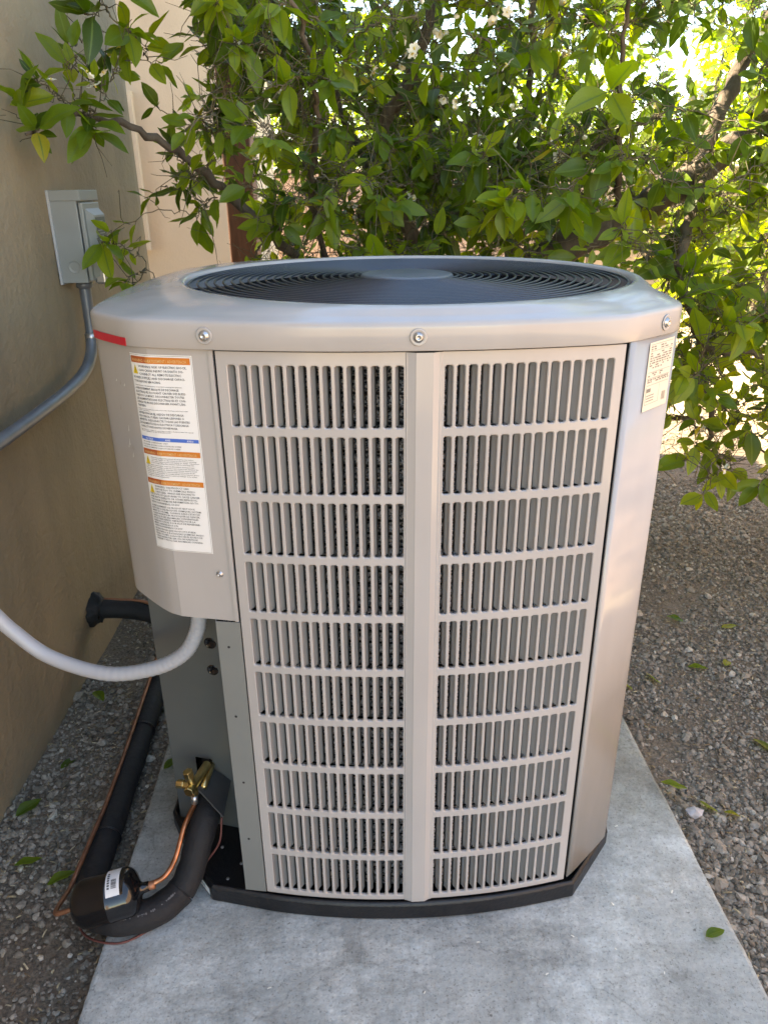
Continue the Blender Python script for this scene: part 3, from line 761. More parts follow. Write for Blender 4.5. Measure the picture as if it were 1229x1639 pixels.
big=[('WARNING: RISK OF ELECTRIC SHOCK,',.0165,.073),('CAN CAUSE INJURY OR DEATH: DIS-',.0165,.068),('CONNECT ALL REMOTE ELECTRIC',.0165,.064),('POWER SUPPLIES AND DISCHARGE CAPACI-',.0045,.081),('TORS BEFORE SERVICING.',.0045,.045)]
v=.0185
for t,x,w in big: L_(t,x,v,.0031,w); v+=.0053
L_('Follow all safety codes and electrical codes before servicing this equipment',.0045,v-.0004,.0014,.075); v+=.0046
for t,w in (('AVERTISSEMENT: RISQUE DE DECHARGE',.070),('ELECTRIQUE, POUVANT CAUSER DES BLESS-',.080),('URES OU LA MORT. DECONNECTER TOUTES',.077),('LES ALIMENTATIONS ELECTRIQUES ET CON-',.079),('DENSATEURS DE DECHARGER AVANT L\'EN-',.078),('TRETIEN.',.016)): L_(t,.0045,v,.0030,w); v+=.0049
L_('Respecter tous les codes de securite et les codes electriques avant de proceder',.0045,v-.001,.0014,.080); v+=.0022
L_('a tout entretien.',.0045,v-.001,.0014,.022); v+=.0037
for t,w in (('ADVERTENCIA: EL RIESGO DE DESCARGA',.073),('ELECTRICA, PUEDE CAUSAR LESIONES O',.073),('MUERTE. DESCONECTE TODAS LAS FUENTES',.081),('DE ALIMENTACION ELECTRICA Y DESCARGA',.079),('CAPACITORES ANTES DE REPARAR.',.062)): L_(t,.0045,v,.0030,w); v+=.0049
L_('Siga todos los codigos de seguridad y codigos electricos antes de reparar',.0045,v-.001,.0014,.085); v+=.0021
L_('este equipo y su instalacion',.0045,v-.001,.0014,.05)
for t,vv,w in (('USE COPPER CONDUCTORS ONLY!',.1270,.044),('N\'UTILISER QUE DES CONDUCTEURS EN CUIVRE!',.1308,.064),('UTILICE SOLAMENTE CONDUCTORES DE COBRE!',.1345,.062)): L_(t,.0045,vv,.0019,w)
sm=['Hazardous voltage! Disconnect all electric power before','servicing. Failure to disconnect power before servicing','can cause severe personal injury or death. Capacitors','hold charge. Wait five minutes before servicing unit.']
v=.1495
for k,t in enumerate(sm): L_(t,.0165,v,.0016,.068+.004*((k*7)%3)); v+=.0027
for k,t in enumerate(['Tension dangereuse! Couper toutes les alimentations electriques avant','d\'effectuer tout entretien. Le fait de ne pas couper peut entrainer des','blessures graves ou la mort. Attendre cinq minutes avant le travail','Voltaje peligroso! Desconecte toda la energia electrica antes de dar','servicio. El no desconectar la energia puede causar lesiones graves','o la muerte. Espere cinco minutos antes de trabajar en la unidad.','Consulte el manual de instalacion.']): L_(t,.0045,v+.0008,.0016,.080+.003*((k*5)%3) if k<6 else .04); v+=.0028
v=.1948
for t,x,w in (('WARNING: THIS PRODUCT CAN',.0165,.055),('EXPOSE YOU TO CHEMICALS INCLU-',.0165,.065),('DING LEAD, WHICH ARE KNOWN TO',.0165,.064),('THE STATE OF CALIFORNIA TO CAUSE CANCER',.0045,.083),('AND BIRTH DEFECTS OR OTHER REPRODUC-',.0045,.079),('TIVE HARM. FOR MORE INFORMATION GO TO:',.0045,.080),('WWW.P65WARNINGS.CA.GOV',.0045,.05)): L_(t,x,v,.0029,w); v+=.0044
v+=.001
for t,w in (('AVERTISSEMENT: CE PRODUIT PEUT VOUS',.073),('EXPOSER A DES PRODUITS CHIMIQUES, NOTAM-',.083),('MENT DU PLOMB, CONNUS DANS L\'ETAT DE',.080),('CALIFORNIE POUR PROVOQUER LE CANCER,',.080),('AINSI QUE DES ANOMALIES CONGENITALES',.077),('ET AUTRES EFFETS NEFASTES POUR LA',.072),('REPRODUCTION. POUR PLUS DE RENSEIGNE-',.079),('MENTS, RENDEZ-VOUS SUR:',.044),('WWW.P65WARNINGS.CA.GOV',.05)): L_(t,.0045,v,.0027,w); v+=.0041
v+=.0006
for t,w in (('ADVERTENCIA: ESTE PRODUCTO PUEDE',.070),('EXPONERLO A SUSTANCIAS QUIMICAS, INCLU-',.083),('YENDO PLOMO, CONOCIDO EN EL ESTADO DE',.080),('CALIFORNIA POR SER UN CAUSANTE DE',.072),('CANCER Y PROVOCAR ANOMALIAS CONGENI-',.080)): L_(t,.0045,v,.0026,w); v+=.0041
V,F=text_mesh(lines); mk('label_print',[lab(x,-y,.0011) for x,y in V],F,INK,wl_)
cink=mat('cream_ink',(.7,.45,.2),.5)
for y_ in (-.0108,-.1437,-.1888):
    V,F=text_mesh([(hd,.0055,y_,.0042,.085)]); mk('band_print',[lab(x,-y,.00145) for x,y in V],F,cink,wl_)
V,F=text_mesh([('NOTICE',.012,-.1222,.0030,.013),('AVIS',.045,-.1222,.0030,.008),('AVISO',.078,-.1222,.0030,.010)]); mk('notice_print',[lab(x,-y,.00125) for x,y in V],F,WHITEP,wl_)
V,F=text_mesh([('!',.0087,-.0265,.008,.0016),('!',.0087,-.1585,.008,.0016),('!',.0087,-.2035,.008,.0016)]); mk('hazard_mark',[lab(x,-y,.00135) for x,y in V],F,INK,wl_)
m=MB()
for a,b,c,d in ((.0012,LW-.0012,.0012,.0017),(.0012,LW-.0012,LH-.0017,LH-.0012),(.0012,.0016,.0012,LH-.0012),(LW-.0016,LW-.0012,.0012,LH-.0012)): lab_rect(m,a,b,c,d,.0010,16)
m.build('label_border',INKG,wl_)

rs=random.Random(8); wsc=mat('bare_scratch',(.6,.6,.58),.5); 
for k in range(11):
    s0=rs.uniform(.150,.178); z0=rs.choice((.985,.955,.915,.90,.885))+rs.uniform(-.008,.008); dz=rs.uniform(.003,.012); dw=rs.uniform(.0006,.0016)
    V=[cov_at(s0,z0,.0004),cov_at(s0+dw,z0-dz*.2,.0004),cov_at(s0+dw*1.4+.002,z0-dz,.0004),cov_at(s0+.0015,z0-dz*.9,.0004)]
    mk('scuff_mark',V,[(0,1,2,3)],INKG if k%3==0 else wsc,cover)
# spec plate on the right corner
sa=Vector((.364,1.0445)); sb=Vector((.431,1.111)); sd=(sb-sa).normalized(); sn=Vector((sd.y,-sd.x))
def spec(u,v,off=.0015): p=sa+sd*u+sn*off; return (p.x,p.y,1.0345-v)
SW0,SW1,SH=.013,.0865,.1
m=MB(); m.add([spec(SW0,SH),spec(SW1,SH),spec(SW1,0),spec(SW0,0)],[(0,1,2,3)]); spl=m.build('rating_label',CREAMP,ac); spl['label']='cream rating sticker on the right corner post'
m=MB(); rr=random.Random(3)
def srect(u0,u1,v0,v1): m.add([spec(SW0+u0,v1,.0019),spec(SW0+u1,v1,.0019),spec(SW0+u1,v0,.0019),spec(SW0+u0,v0,.0019)],[(0,1,2,3)])
for v0 in (.003,.0125,.043,.052,.062): srect(.004,.070,v0,v0+.0005)
for v0 in (.0065,.010,.016,.0195,.023,.0265,.030,.0335,.037,.0455,.0485,.0545,.0575):
    u=.005
    while u<.066:
        w=rr.uniform(.003,.010)
        if rr.random()<.72: srect(u,min(u+w,.069),v0-.0009,v0+.0009)
        u+=w+rr.uniform(.0012,.004)
srect(.006,.018,.067,.0725); srect(.004,.0045,.064,.09); srect(.044,.0445,.064,.09); srect(.004,.0445,.09,.0905)
for v0 in (.077,.081,.085): srect(.007,.03,v0,v0+.0012)
for k in range(9): srect(.055+.0013*k,.0555+.0013*k,.078,.091)
m.build('rating_print',INKG,spl)

# service valve and bracket (parts of the unit)
sv=Vector((-.366,1.100,.200)); 
m=MB()
vd=Vector((pnv.x,pnv.y,0)); td=Vector((pd.x,pd.y,0)); up=Vector((0,0,1))
def cyl(m,a,b,r,seg=14,mi=0):
    V,F=tube([a,b],r,seg); m.add(V,F,mi)
cyl(m,sv-vd*.06,sv+vd*.016,.0085); cyl(m,sv+vd*.010,sv+vd*.019,.0105,6)
cyl(m,sv,sv+up*.026+td*.006,.0075); cyl(m,sv+up*.020+td*.005,sv+up*.034+td*.008,.0098,6)
cyl(m,sv,sv+td*.028-up*.002,.0068); cyl(m,sv+td*.018,sv+td*.033-up*.002,.0085,6)
cyl(m,sv,sv-up*.022,.0072); cyl(m,sv-up*.010,sv-up*.02,.009,6)
vo=m.build('service_valve',BRASS,ac,False); bevel(vo,.0012,2,40)
m=MB(); pv=[Vector((-.349,1.105,.19)),plate(.060,.185,-.01)]; cyl(m,pv[0],pv[1],.0062); m.build('valve_stub',BRASS,ac,True)
m=MB()
q0,q1,q2,q3=Vector((-.357,1.165,.190)),Vector((-.312,1.165,.150)),Vector((-.309,1.070,.150)),Vector((-.356,1.095,.192))
m.add([q0,q1,q2,q3],[(0,1,2,3)]); bk=m.build('valve_bracket',mat('dark_steel',(.09,.095,.1),.4,metal=.4),ac); s_=bk.modifiers.new('s','SOLIDIFY'); s_.thickness=.0025

# ------------------------------------------------------------------ pipes, canister, conduits
SP=[(-.345,1.170,.128),(-.345,1.115,.138),(-.348,1.078,.128),(-.358,1.052,.098),(-.370,1.030,.060),(-.388,1.004,.034),(-.425,.968,.0285),(-.475,.953,.028),(-.528,.968,.022),(-.566,1.015,.010),(-.578,1.09,.002),(-.585,1.2,.0),(-.600,1.42,.0),(-.612,1.66,.008),(-.595,1.80,.03),(-.62,1.885,.07),(-.70,1.90,.105),(-.79,1.895,.12),(-.90,1.885,.125)]
sp=crom(SP,9); rr=[.0262+.0006*math.sin(i*.9) for i in range(len(sp))]
suc=empty('insulated_pipe',(-.42,.97,0)); tag(suc,'thick black foam insulated refrigerant pipe looping from the wall to the valve','pipe')
k1=45
mk('foam_sleeve',*tube(sp[:k1],[r*1.0 for r in rr[:k1]],18),FOAM,suc,True)
mk('foam_sleeve',*tube(sp[k1-1:],[r*1.05 for r in rr[k1-1:]],18),FOAM,suc,True)
# pale lettering printed along the sleeve is worn to faint dashes
m=MB()
for k in range(47,75):
    if random.random()<.62:
        p=sp[k]; T=(sp[k+1]-sp[k-1]).normalized(); U=Vector((0,-.62,.78)); U=(U-T*U.dot(T)).normalized(); Sd=T.cross(U)
        for j in range(3):
            if random.random()<.75:
                c=p+U*.0279+T*(.0035*(j-1)); hh=random.uniform(.001,.0022)
                m.add([c-Sd*hh-T*.0011,c+Sd*hh-T*.0011,c+Sd*hh+T*.0011,c-Sd*hh+T*.0011],[(0,1,2,3)])
m.build('sleeve_print',mat('faded_ink',(.12,.12,.125),.7),suc)
for k in (111,97):
    p=sp[k]; T=(sp[k+1]-sp[k-1]).normalized(); N=T.orthogonal().normalized(); B_=T.cross(N)
    mk('zip_tie',*tube([p+(N*math.cos(a)+B_*math.sin(a))*.0285 for a in np.linspace(0,2*math.pi,33)],.0018,6,False),BLACKP,suc,True)
# sealant collar at the wall
V,F=lathe([(-.01,.046),(.004,.047),(.014,.042),(.022,.036),(.032,.029)],(HX,1.888,.122),(HX+1,1.888,.122),26)
rn=random.Random(2); V=[Vector(v)+Vector((rn.uniform(-.004,.004),rn.uniform(-.007,.007),rn.uniform(-.008,.008))) for v in V]
mk('wall_seal',V,F,FOAM,suc,True)

CA,CB_=Vector((-.545,.945,.074)),Vector((-.442,.966,.090))
dr=empty('filter_drier',(CA+CB_)/2); tag(dr,'glossy black filter drier canister lying on the insulated pipe','canister')
L0=(CB_-CA).length
mk('shell',*lathe([(-.014,.009),(-.011,.020),(-.006,.030),(.0,.0365),(.006,.0402),(.014,.042),(.052,.042),(.053,.0428),(.056,.0428),(.057,.042),(.086,.042),(.092,.0408),(.097,.0375),(.101,.032),(.104,.024),(L0+.002,.012),(L0+.006,.0095),(L0+.016,.0085)],CA,CB_,40),GLOSSB,dr,True)
dx=(CB_-CA).normalized(); N=Vector((0,-.5,.86)); N=(N-dx*N.dot(dx)).normalized(); B_=dx.cross(N)
def can(s,a,r=.0424): return CA+dx*s+(N*math.cos(a)+B_*math.sin(a))*r
m=MB(); V=[];F=[]
a0,a1=-.25,1.15
sgn=1 if (can(.05,.6)-can(.05,0)).y>0 else -1
for k in range(13):
    a=sgn*(a0+(a1-a0)*k/12); V+=[can(.058,a,.0426),can(.082,a,.0426)]
F=[(2*k,2*k+1,2*k+3,2*k+2) for k in range(12)]; m.add(V,F); dl=m.build('paper_label',WHITEP,dr,True)
m=MB()
for k in range(16):
    a=sgn*(.05+.045*k*.55); b=a+sgn*random.choice((.008,.016)); m.add([can(.068,a,.0430),can(.077,a,.0430),can(.077,b,.0430),can(.068,b,.0430)],[(0,1,2,3)])
for k in range(7):
    a=sgn*(.05+.11*k); b=a+sgn*.07
    m.add([can(.061,a,.0430),can(.065,a,.0430),can(.065,b,.0430),can(.061,b,.0430)],[(0,1,2,3)])
m.build('barcode',INK,dl)

cl_=empty('copper_liquid_line',(-.6,1.2,0)); tag(cl_,'thin copper refrigerant line running from the brass valve through the black canister','pipe')
P1=[sv-up*.012,sv-up*.04+vd*.003,(-.378,1.055,.145),(-.388,1.012,.112),(-.400,.984,.101),(-.420,.972,.095),CB_+dx*.012]
mk('outlet_tube',*tube(crom(P1,8),.0047,10),COPPER,cl_,True)
mk('solder_joint',*tube([CB_+dx*.010,CB_+dx*.026],.0075,12),COPPERD,cl_,True)
mk('crimp_band',*tube([Vector(sv)-up*.022,Vector(sv)-up*.040+vd*.003],.0066,12),STEEL,cl_,True)
P2=[CA-dx*.006,CA-dx*.026-up*.004,CA-dx*.045+Vector((-.004,.012,-.012)),(-.603,1.03,.02),(-.600,1.07,.028),(-.600,1.14,.03),(-.602,1.24,.030),(-.613,1.42,.031),(-.626,1.60,.035),(-.632,1.72,.045),(-.63,1.83,.08),(-.68,1.90,.13),(-.78,1.905,.145),(-.90,1.9,.15)]
mk('inlet_tube',*tube(crom(P2,8),.0045,10),COPPERD,cl_,True)
cw=mat('brown_cable_jacket',(.16,.05,.04),.55,var=.2)
P3=[(-.312,1.075,.146),(-.318,1.058,.10),(-.348,1.046,.055),(-.374,1.016,.010),(-.402,.984,.004),(-.436,.950,.002),(-.478,.9265,.002),(-.532,.938,-.004),(-.572,.975,-.02),(-.60,1.03,-.025),(-.615,1.1,-.028)]
tag(mk('control_cable',*tube(crom(P3,7),.0021,7),cw,None,True),'thin reddish brown control cable tucked along the thick black pipe','cable')

whip=empty('flexible_conduit',(-.45,1.08,.47)); tag(whip,'pale grey flexible conduit drooping from the control cover to the left','conduit')
WP=[(-.302,1.062,.632),(-.304,1.062,.60),(-.313,1.062,.562),(-.340,1.063,.520),(-.397,1.07,.487),(-.482,1.08,.471),(-.577,1.095,.494),(-.632,1.10,.540),(-.668,1.10,.590),(-.72,1.10,.68)]
wp=crom(WP,26); mk('jacket',*tube(wp,[.0124+(.0005 if i%4<2 and 20<i<135 else 0) for i in range(len(wp))],20),CONDW,whip,True)
mk('connector',*lathe([(0,.0135),(.0,.0175),(.012,.0175),(.013,.0155),(.02,.015)],(-.303,1.062,.605),(-.303,1.062,1),20),CONDW,whip,True)

emt=empty('metal_conduit',(-.815,2.05,.8)); tag(emt,'dark grey conduit bending down the wall from the disconnect box','conduit')
EP=[(-.812,2.135,1.03),(-.812,2.12,.96),(-.812,2.09,.88),(-.812,2.06,.825),(-.812,2.00,.785),(-.812,1.90,.765),(-.812,1.75,.755),(-.812,1.5,.75),(-.812,1.1,.745),(-.812,.4,.74)]
EP=[(-.812,2.13,1.03),(-.812,2.128,.95),(-.812,2.122,.87),(-.812,2.09,.815),(-.812,2.02,.782),(-.812,1.90,.765),(-.812,1.75,.757),(-.812,1.5,.75),(-.812,1.1,.745),(-.812,.4,.74)]
ep=crom(EP,9); mk('tube',*tube(ep,.0155,18),CONDG,emt,True)
mk('coupling',*lathe([(0,.0165),(.002,.019),(.02,.019),(.022,.0165)],(-.812,2.122,.852),(-.812,2.128,.95),18),STEEL,emt,True)
mk('box_connector',*lathe([(0,.018),(.003,.022),(.016,.022),(.018,.018)],(-.812,2.129,.994),(-.812,2.13,1.03),16),CONDG,emt,True)

db=empty('disconnect_box',(-.81,2.13,1.01)); tag(db,'grey metal electrical disconnect box mounted on the olive wall','electrical box')
X0,X1=HX,-.776; Y0,Y1=2.065,2.195; Z0,Z1=1.014,1.236
m=MB(); m.box(((X0+X1)/2,(Y0+Y1)/2,(Z0+Z1)/2),(X1-X0,Y1-Y0,Z1-Z0)); bevel(m.build('case',BOXG,db),.002)
m=MB(); m.box((HX+.003,(Y0+Y1)/2,(Z0+Z1)/2),(.006,Y1-Y0+.012,Z1-Z0+.008)); bevel(m.build('back_flange',CONDW,db),.001)
m=MB(); m.box(((X0+X1)/2+.004,(Y0+Y1)/2,Z1-.008),(X1-X0+.016,Y1-Y0+.006,.026)); bevel(m.build('rain_hood',BOXG,db),.002)
m=MB(); m.box((X1+.0085,(Y0+Y1)/2,(Z0+Z1)/2-.01),(.011,Y1-Y0-.006,Z1-Z0-.03)); dcv=bevel(m.build('cover',BOXG,db),.0025)
# raised bevelled door on the cover
ya,yb,za,zb=Y0+.014,Y1-.012,Z0+.012,Z1-.040; xa=X1+.0145; xb=X1+.030
V=[(xa,ya,za),(xa,yb,za),(xa,yb,zb),(xa,ya,zb),(xb,ya+.018,za+.004),(xb,yb-.006,za+.004),(xb,yb-.006,zb-.016),(xb,ya+.018,zb-.016)]
mk('door',V,[(4,5,6,7),(0,1,5,4),(1,2,6,5),(2,3,7,6),(3,0,4,7)],BOXG,dcv)
m=MB(); m.box((xb+.0008,(ya+yb)/2+.006,Z0+.052),(.001,yb-ya-.034,.062)); st=m.build('yellow_sticker',mat('faded_yellow',(.55,.50,.12),.5,var=.15,vscale=40),dcv)
m=MB(); m.box((xb+.0008,(ya+yb)/2+.006,Z0+.126),(.001,yb-ya-.036,.07)); st2=m.build('grey_sticker',mat('slate_print',(.10,.12,.115),.5),dcv)
m=MB()
for k in range(7): m.box((xb+.0016,(ya+yb)/2+.004+random.uniform(-.006,.006),Z0+.106+.0075*k),(.0006,random.uniform(.03,.055),.0022))
m.build('sticker_print',mat('pale_print',(.3,.33,.32),.5),dcv)
m=MB(); m.box((X1+.024,Y0+.052,Z0+.012),(.03,.05,.036)); bevel(m.build('hasp',STEEL,db),.006,3)
V,F=lathe([(0,.017),(.0006,.017),(.0008,.016),(.0002,.0155),(.0002,.009)],(-.805,Y0,1.055),(-.805,Y0-1,1.055),24); mk('knockout',V,F,BOXG,db,True)

# ------------------------------------------------------------------ gravel and litter
def ico():
    t=(1+5**.5)/2
    v=np.array([(-1,t,0),(1,t,0),(-1,-t,0),(1,-t,0),(0,-1,t),(0,1,t),(0,-1,-t),(0,1,-t),(t,0,-1),(t,0,1),(-t,0,-1),(-t,0,1)],float); v/=np.linalg.norm(v[0])
    f=np.array([(0,11,5),(0,5,1),(0,1,7),(0,7,10),(0,10,11),(1,5,9),(5,11,4),(11,10,2),(10,7,6),(7,1,8),(3,9,4),(3,4,2),(3,2,6),(3,6,8),(3,8,9),(4,9,5),(2,4,11),(6,2,10),(8,6,7),(9,8,1)])
    return v,f
def np_mesh(name,V,F,matl,attrs,smooth=False):
    me=bpy.data.meshes.new(name); nv=len(V); nf=len(F); k=F.shape[1]
    me.vertices.add(nv); me.vertices.foreach_set('co',V.astype(np.float32).ravel())
    me.loops.add(nf*k); me.loops.foreach_set('vertex_index',F.astype(np.int32).ravel())
    me.polygons.add(nf); me.polygons.foreach_set('loop_start',np.arange(0,nf*k,k,dtype=np.int32))
    me.polygons.foreach_set('use_smooth',np.full(nf,smooth)); me.update(calc_edges=True)
    for an,av in attrs.items():
        a=me.attributes.new(an,'FLOAT','POINT'); a.data.foreach_set('value',av.astype(np.float32))
    me.materials.append(matl); o=bpy.data.objects.new(name,me); COL.objects.link(o); return o
def vnoise(x,y,s): return np.sin(x*s*1.7+1.3*np.sin(y*s))*np.sin(y*s*1.3+1.1*np.sin(x*s*.8)+.7)
def scatter(n,x0,x1,y0,y1,rmed,rsd):
    x=RNG.uniform(x0,x1,n); y=RNG.uniform(y0,y1,n)
    u=x*math.cos(PADR)+y*math.sin(PADR); v=-x*math.sin(PADR)+y*math.cos(PADR)
    inp=(u>PU0-.004)&(u<PU1+.004)&(v>PV0)&(v<PV1+.01)
    bare=(vnoise(x,y,3.0)+.6*vnoise(x+3,y-1,7))>RNG.uniform(.05,1.1,n)-np.where((x<0)&(y<1.15),.75*np.clip((1.15-y)/.3,0,1),0)
    k=~inp&~bare; x,y=x[k],y[k]; r=rmed*np.exp(RNG.normal(0,rsd,len(x))); return x,y,r
S=[scatter(52000,.6,1.75,.6,3.3,.0036,.42),scatter(5000,.6,2.6,2.6,4.4,.0062,.35),scatter(15000,-.846,-.46,.5,2.7,.0035,.42),scatter(800,-.846,-.46,.5,2.6,.0062,.3),scatter(500,.62,1.7,.6,2.6,.0068,.25)]
# thicker drifts of stones along the pad's right edge near the front
xx=RNG.uniform(.6,.95,5200); yy=RNG.uniform(.6,1.35,5200); kk=[not on_pad(a,b,.002) and RNG.random()<max(0,1-(a-.63)/.33) for a,b in zip(xx,yy)]
xx,yy=xx[kk],yy[kk]; S.append((xx,yy,.0048*np.exp(RNG.normal(0,.35,len(xx)))))
X=np.concatenate([s[0] for s in S]); Y=np.concatenate([s[1] for s in S]); Rr=np.concatenate([s[2] for s in S]); n=len(X)
iv,if_=ico(); variants=[iv*(1+RNG.uniform(-.28,.28,(12,1)))*RNG.uniform(.75,1.2,(1,3)) for _ in range(14)]
vi=RNG.integers(0,14,n); VV=np.stack(variants)[vi]
VV=VV*np.stack([Rr*RNG.uniform(.8,1.35,n),Rr,Rr*RNG.uniform(.55,.9,n)],1)[:,None,:]
th=RNG.uniform(0,2*math.pi,n); c,s=np.cos(th)[:,None],np.sin(th)[:,None]
tx=RNG.normal(0,.3,n)[:,None]; 
z_=VV[:,:,2]+tx*VV[:,:,0]; VX=VV[:,:,0]*c-VV[:,:,1]*s; VY=VV[:,:,0]*s+VV[:,:,1]*c
gzv=GZ+.006*np.sin(3.1*X+1.3*Y)+.005*np.sin(7*X-4.3*Y)+.003*np.sin(17*X+13*Y)
P=np.stack([VX+X[:,None],VY+Y[:,None],z_+(gzv+Rr*.25)[:,None]],2).reshape(-1,3)
FF=(if_[None]+(np.arange(n)*12)[:,None,None]).reshape(-1,3)
g=np_mesh('gravel',P,FF,STONE,{'var':np.repeat(np.clip(RNG.beta(2,2.6,n)+.10*RNG.normal(size=n),0,1),12)},False)
tag(g,'grey brown gravel scattered over the dirt around the pad','gravel',kind='stuff')
# dry litter: straw and bark slivers
n=4200; X=np.concatenate([RNG.uniform(.62,1.75,2900),RNG.uniform(-.84,-.48,1300)]); Y=RNG.uniform(.6,2.9,n)
kk=np.array([not on_pad(a,b,.004) for a,b in zip(X,Y)]); X,Y=X[kk],Y[kk]; n=len(X)
Ls=RNG.uniform(.004,.016,n); Ws=RNG.uniform(.0006,.0018,n); th=RNG.uniform(0,math.pi,n); tl=RNG.normal(0,.2,n)
base=np.array([(-1,-1,-.3),(1,-1,-.3),(1,1,-.3),(-1,1,-.3),(0,-.6,1),(0,.6,1)],float)
B=base[None]*np.stack([Ls/2,Ws,Ws],1)[:,None,:]; B[:,:,2]+=tl[:,None]*B[:,:,0]
c,s=np.cos(th)[:,None],np.sin(th)[:,None]; zz=(GZ+.006*np.sin(3.1*X+1.3*Y)+.005*np.sin(7*X-4.3*Y)+.008)
P=np.stack([B[:,:,0]*c-B[:,:,1]*s+X[:,None],B[:,:,0]*s+B[:,:,1]*c+Y[:,None],B[:,:,2]+zz[:,None]],2).reshape(-1,3)
fb=np.array([(0,1,4),(1,2,5),(1,5,4),(2,3,5),(3,0,4),(3,4,5)]); FF=(fb[None]+(np.arange(n)*6)[:,None,None]).reshape(-1,3)
SLIV=stone_mat(); SLIV.name='straw'; rp=[x for x in SLIV.node_tree.nodes if x.type=='VALTORGB'][0].color_ramp.elements
for e_,c_ in zip(rp,((.12,.08,.05),(.25,.18,.1),(.42,.34,.2),(.6,.52,.36))): e_.color=(*c_,1)
tag(np_mesh('dry_litter',P,FF,SLIV,{'var':np.repeat(RNG.random(n),6)}),'dry straw and bark bits lying among the gravel','litter',kind='stuff')

# ------------------------------------------------------------------ leaves
def leaf_geo(L,W,curl,fold,wave,ph,cols,rows):
    V=[];mid=[];F=[]
    cs=np.linspace(-1,1,cols)
    for i in range(rows+1):
        u=i/rows; w=W*.5*(math.sin(math.pi*min(1,u**.85))**.8 if 0<u<1 else .03)
        if i==rows: w=W*.01
        for c in cs:
            z=fold*abs(c)*w - curl*L*u*u + wave*math.sin(u*9+ph)*abs(c)*w*.5
            V.append((c*w,L*u,z)); mid.append(1-abs(c))
    for i in range(rows):
        for j in range(cols-1): a=i*cols+j; F.append((a,a+1,a+cols+1,a+cols))
    return np.array(V),np.array(F),np.array(mid)
leaf_hi=[];leaf_lo=[]
for k in range(8):
    L,Wd,cu_,fo,wa,ph=1.0,random.uniform(.36,.54),random.uniform(-.06,.34),random.uniform(.08,.6),random.uniform(.1,.6),random.uniform(0,6)
    leaf_lo.append(leaf_geo(L,Wd,cu_,fo,wa,ph,3,6))
    V,F,mid=leaf_geo(L,Wd,cu_,fo,wa,ph,5,6)
    me=bpy.data.meshes.new('leaf'); me.from_pydata([tuple(v) for v in V],[],[tuple(int(i) for i in f) for f in F]); a=me.attributes.new('mid','FLOAT','POINT'); a.data.foreach_set('value',mid.astype(np.float32))
    me.materials.append(LEAF_O); me.polygons.foreach_set('use_smooth',[True]*len(me.polygons)); leaf_hi.append(me)
def leaf_matrix(p,d,nrm,s):
    d=d.normalized(); x=d.cross(nrm); 
    if x.length<1e-4: x=d.orthogonal()
    x.normalize(); z=x.cross(d)
    return Matrix(((x.x*s,d.x*s,z.x*s,p.x),(x.y*s,d.y*s,z.y*s,p.y),(x.z*s,d.z*s,z.z*s,p.z),(0,0,0,1)))
def leaf_mass(name,items,parent,matl=None):
    """items: (matrix, variant, var) -> one mesh"""
    Vs=[];Fs=[];A_=[];Mi=[];b=0
    for mw,k,v in items:
        V,F,mid=leaf_lo[k]; M_=np.array(mw)
        Vs.append(V@M_[:3,:3].T+M_[:3,3]); Fs.append(F+b); b+=len(V); A_.append(np.full(len(V),v)); Mi.append(mid)
    V=np.concatenate(Vs)-np.array(root_off(parent)) if parent else np.concatenate(Vs)
    o=np_mesh(name,V,np.concatenate(Fs),matl or LEAF_A,{'var':np.concatenate(A_),'mid':np.concatenate(Mi)},True)
    if parent: o.parent=parent
    o['kind']='stuff'; return o

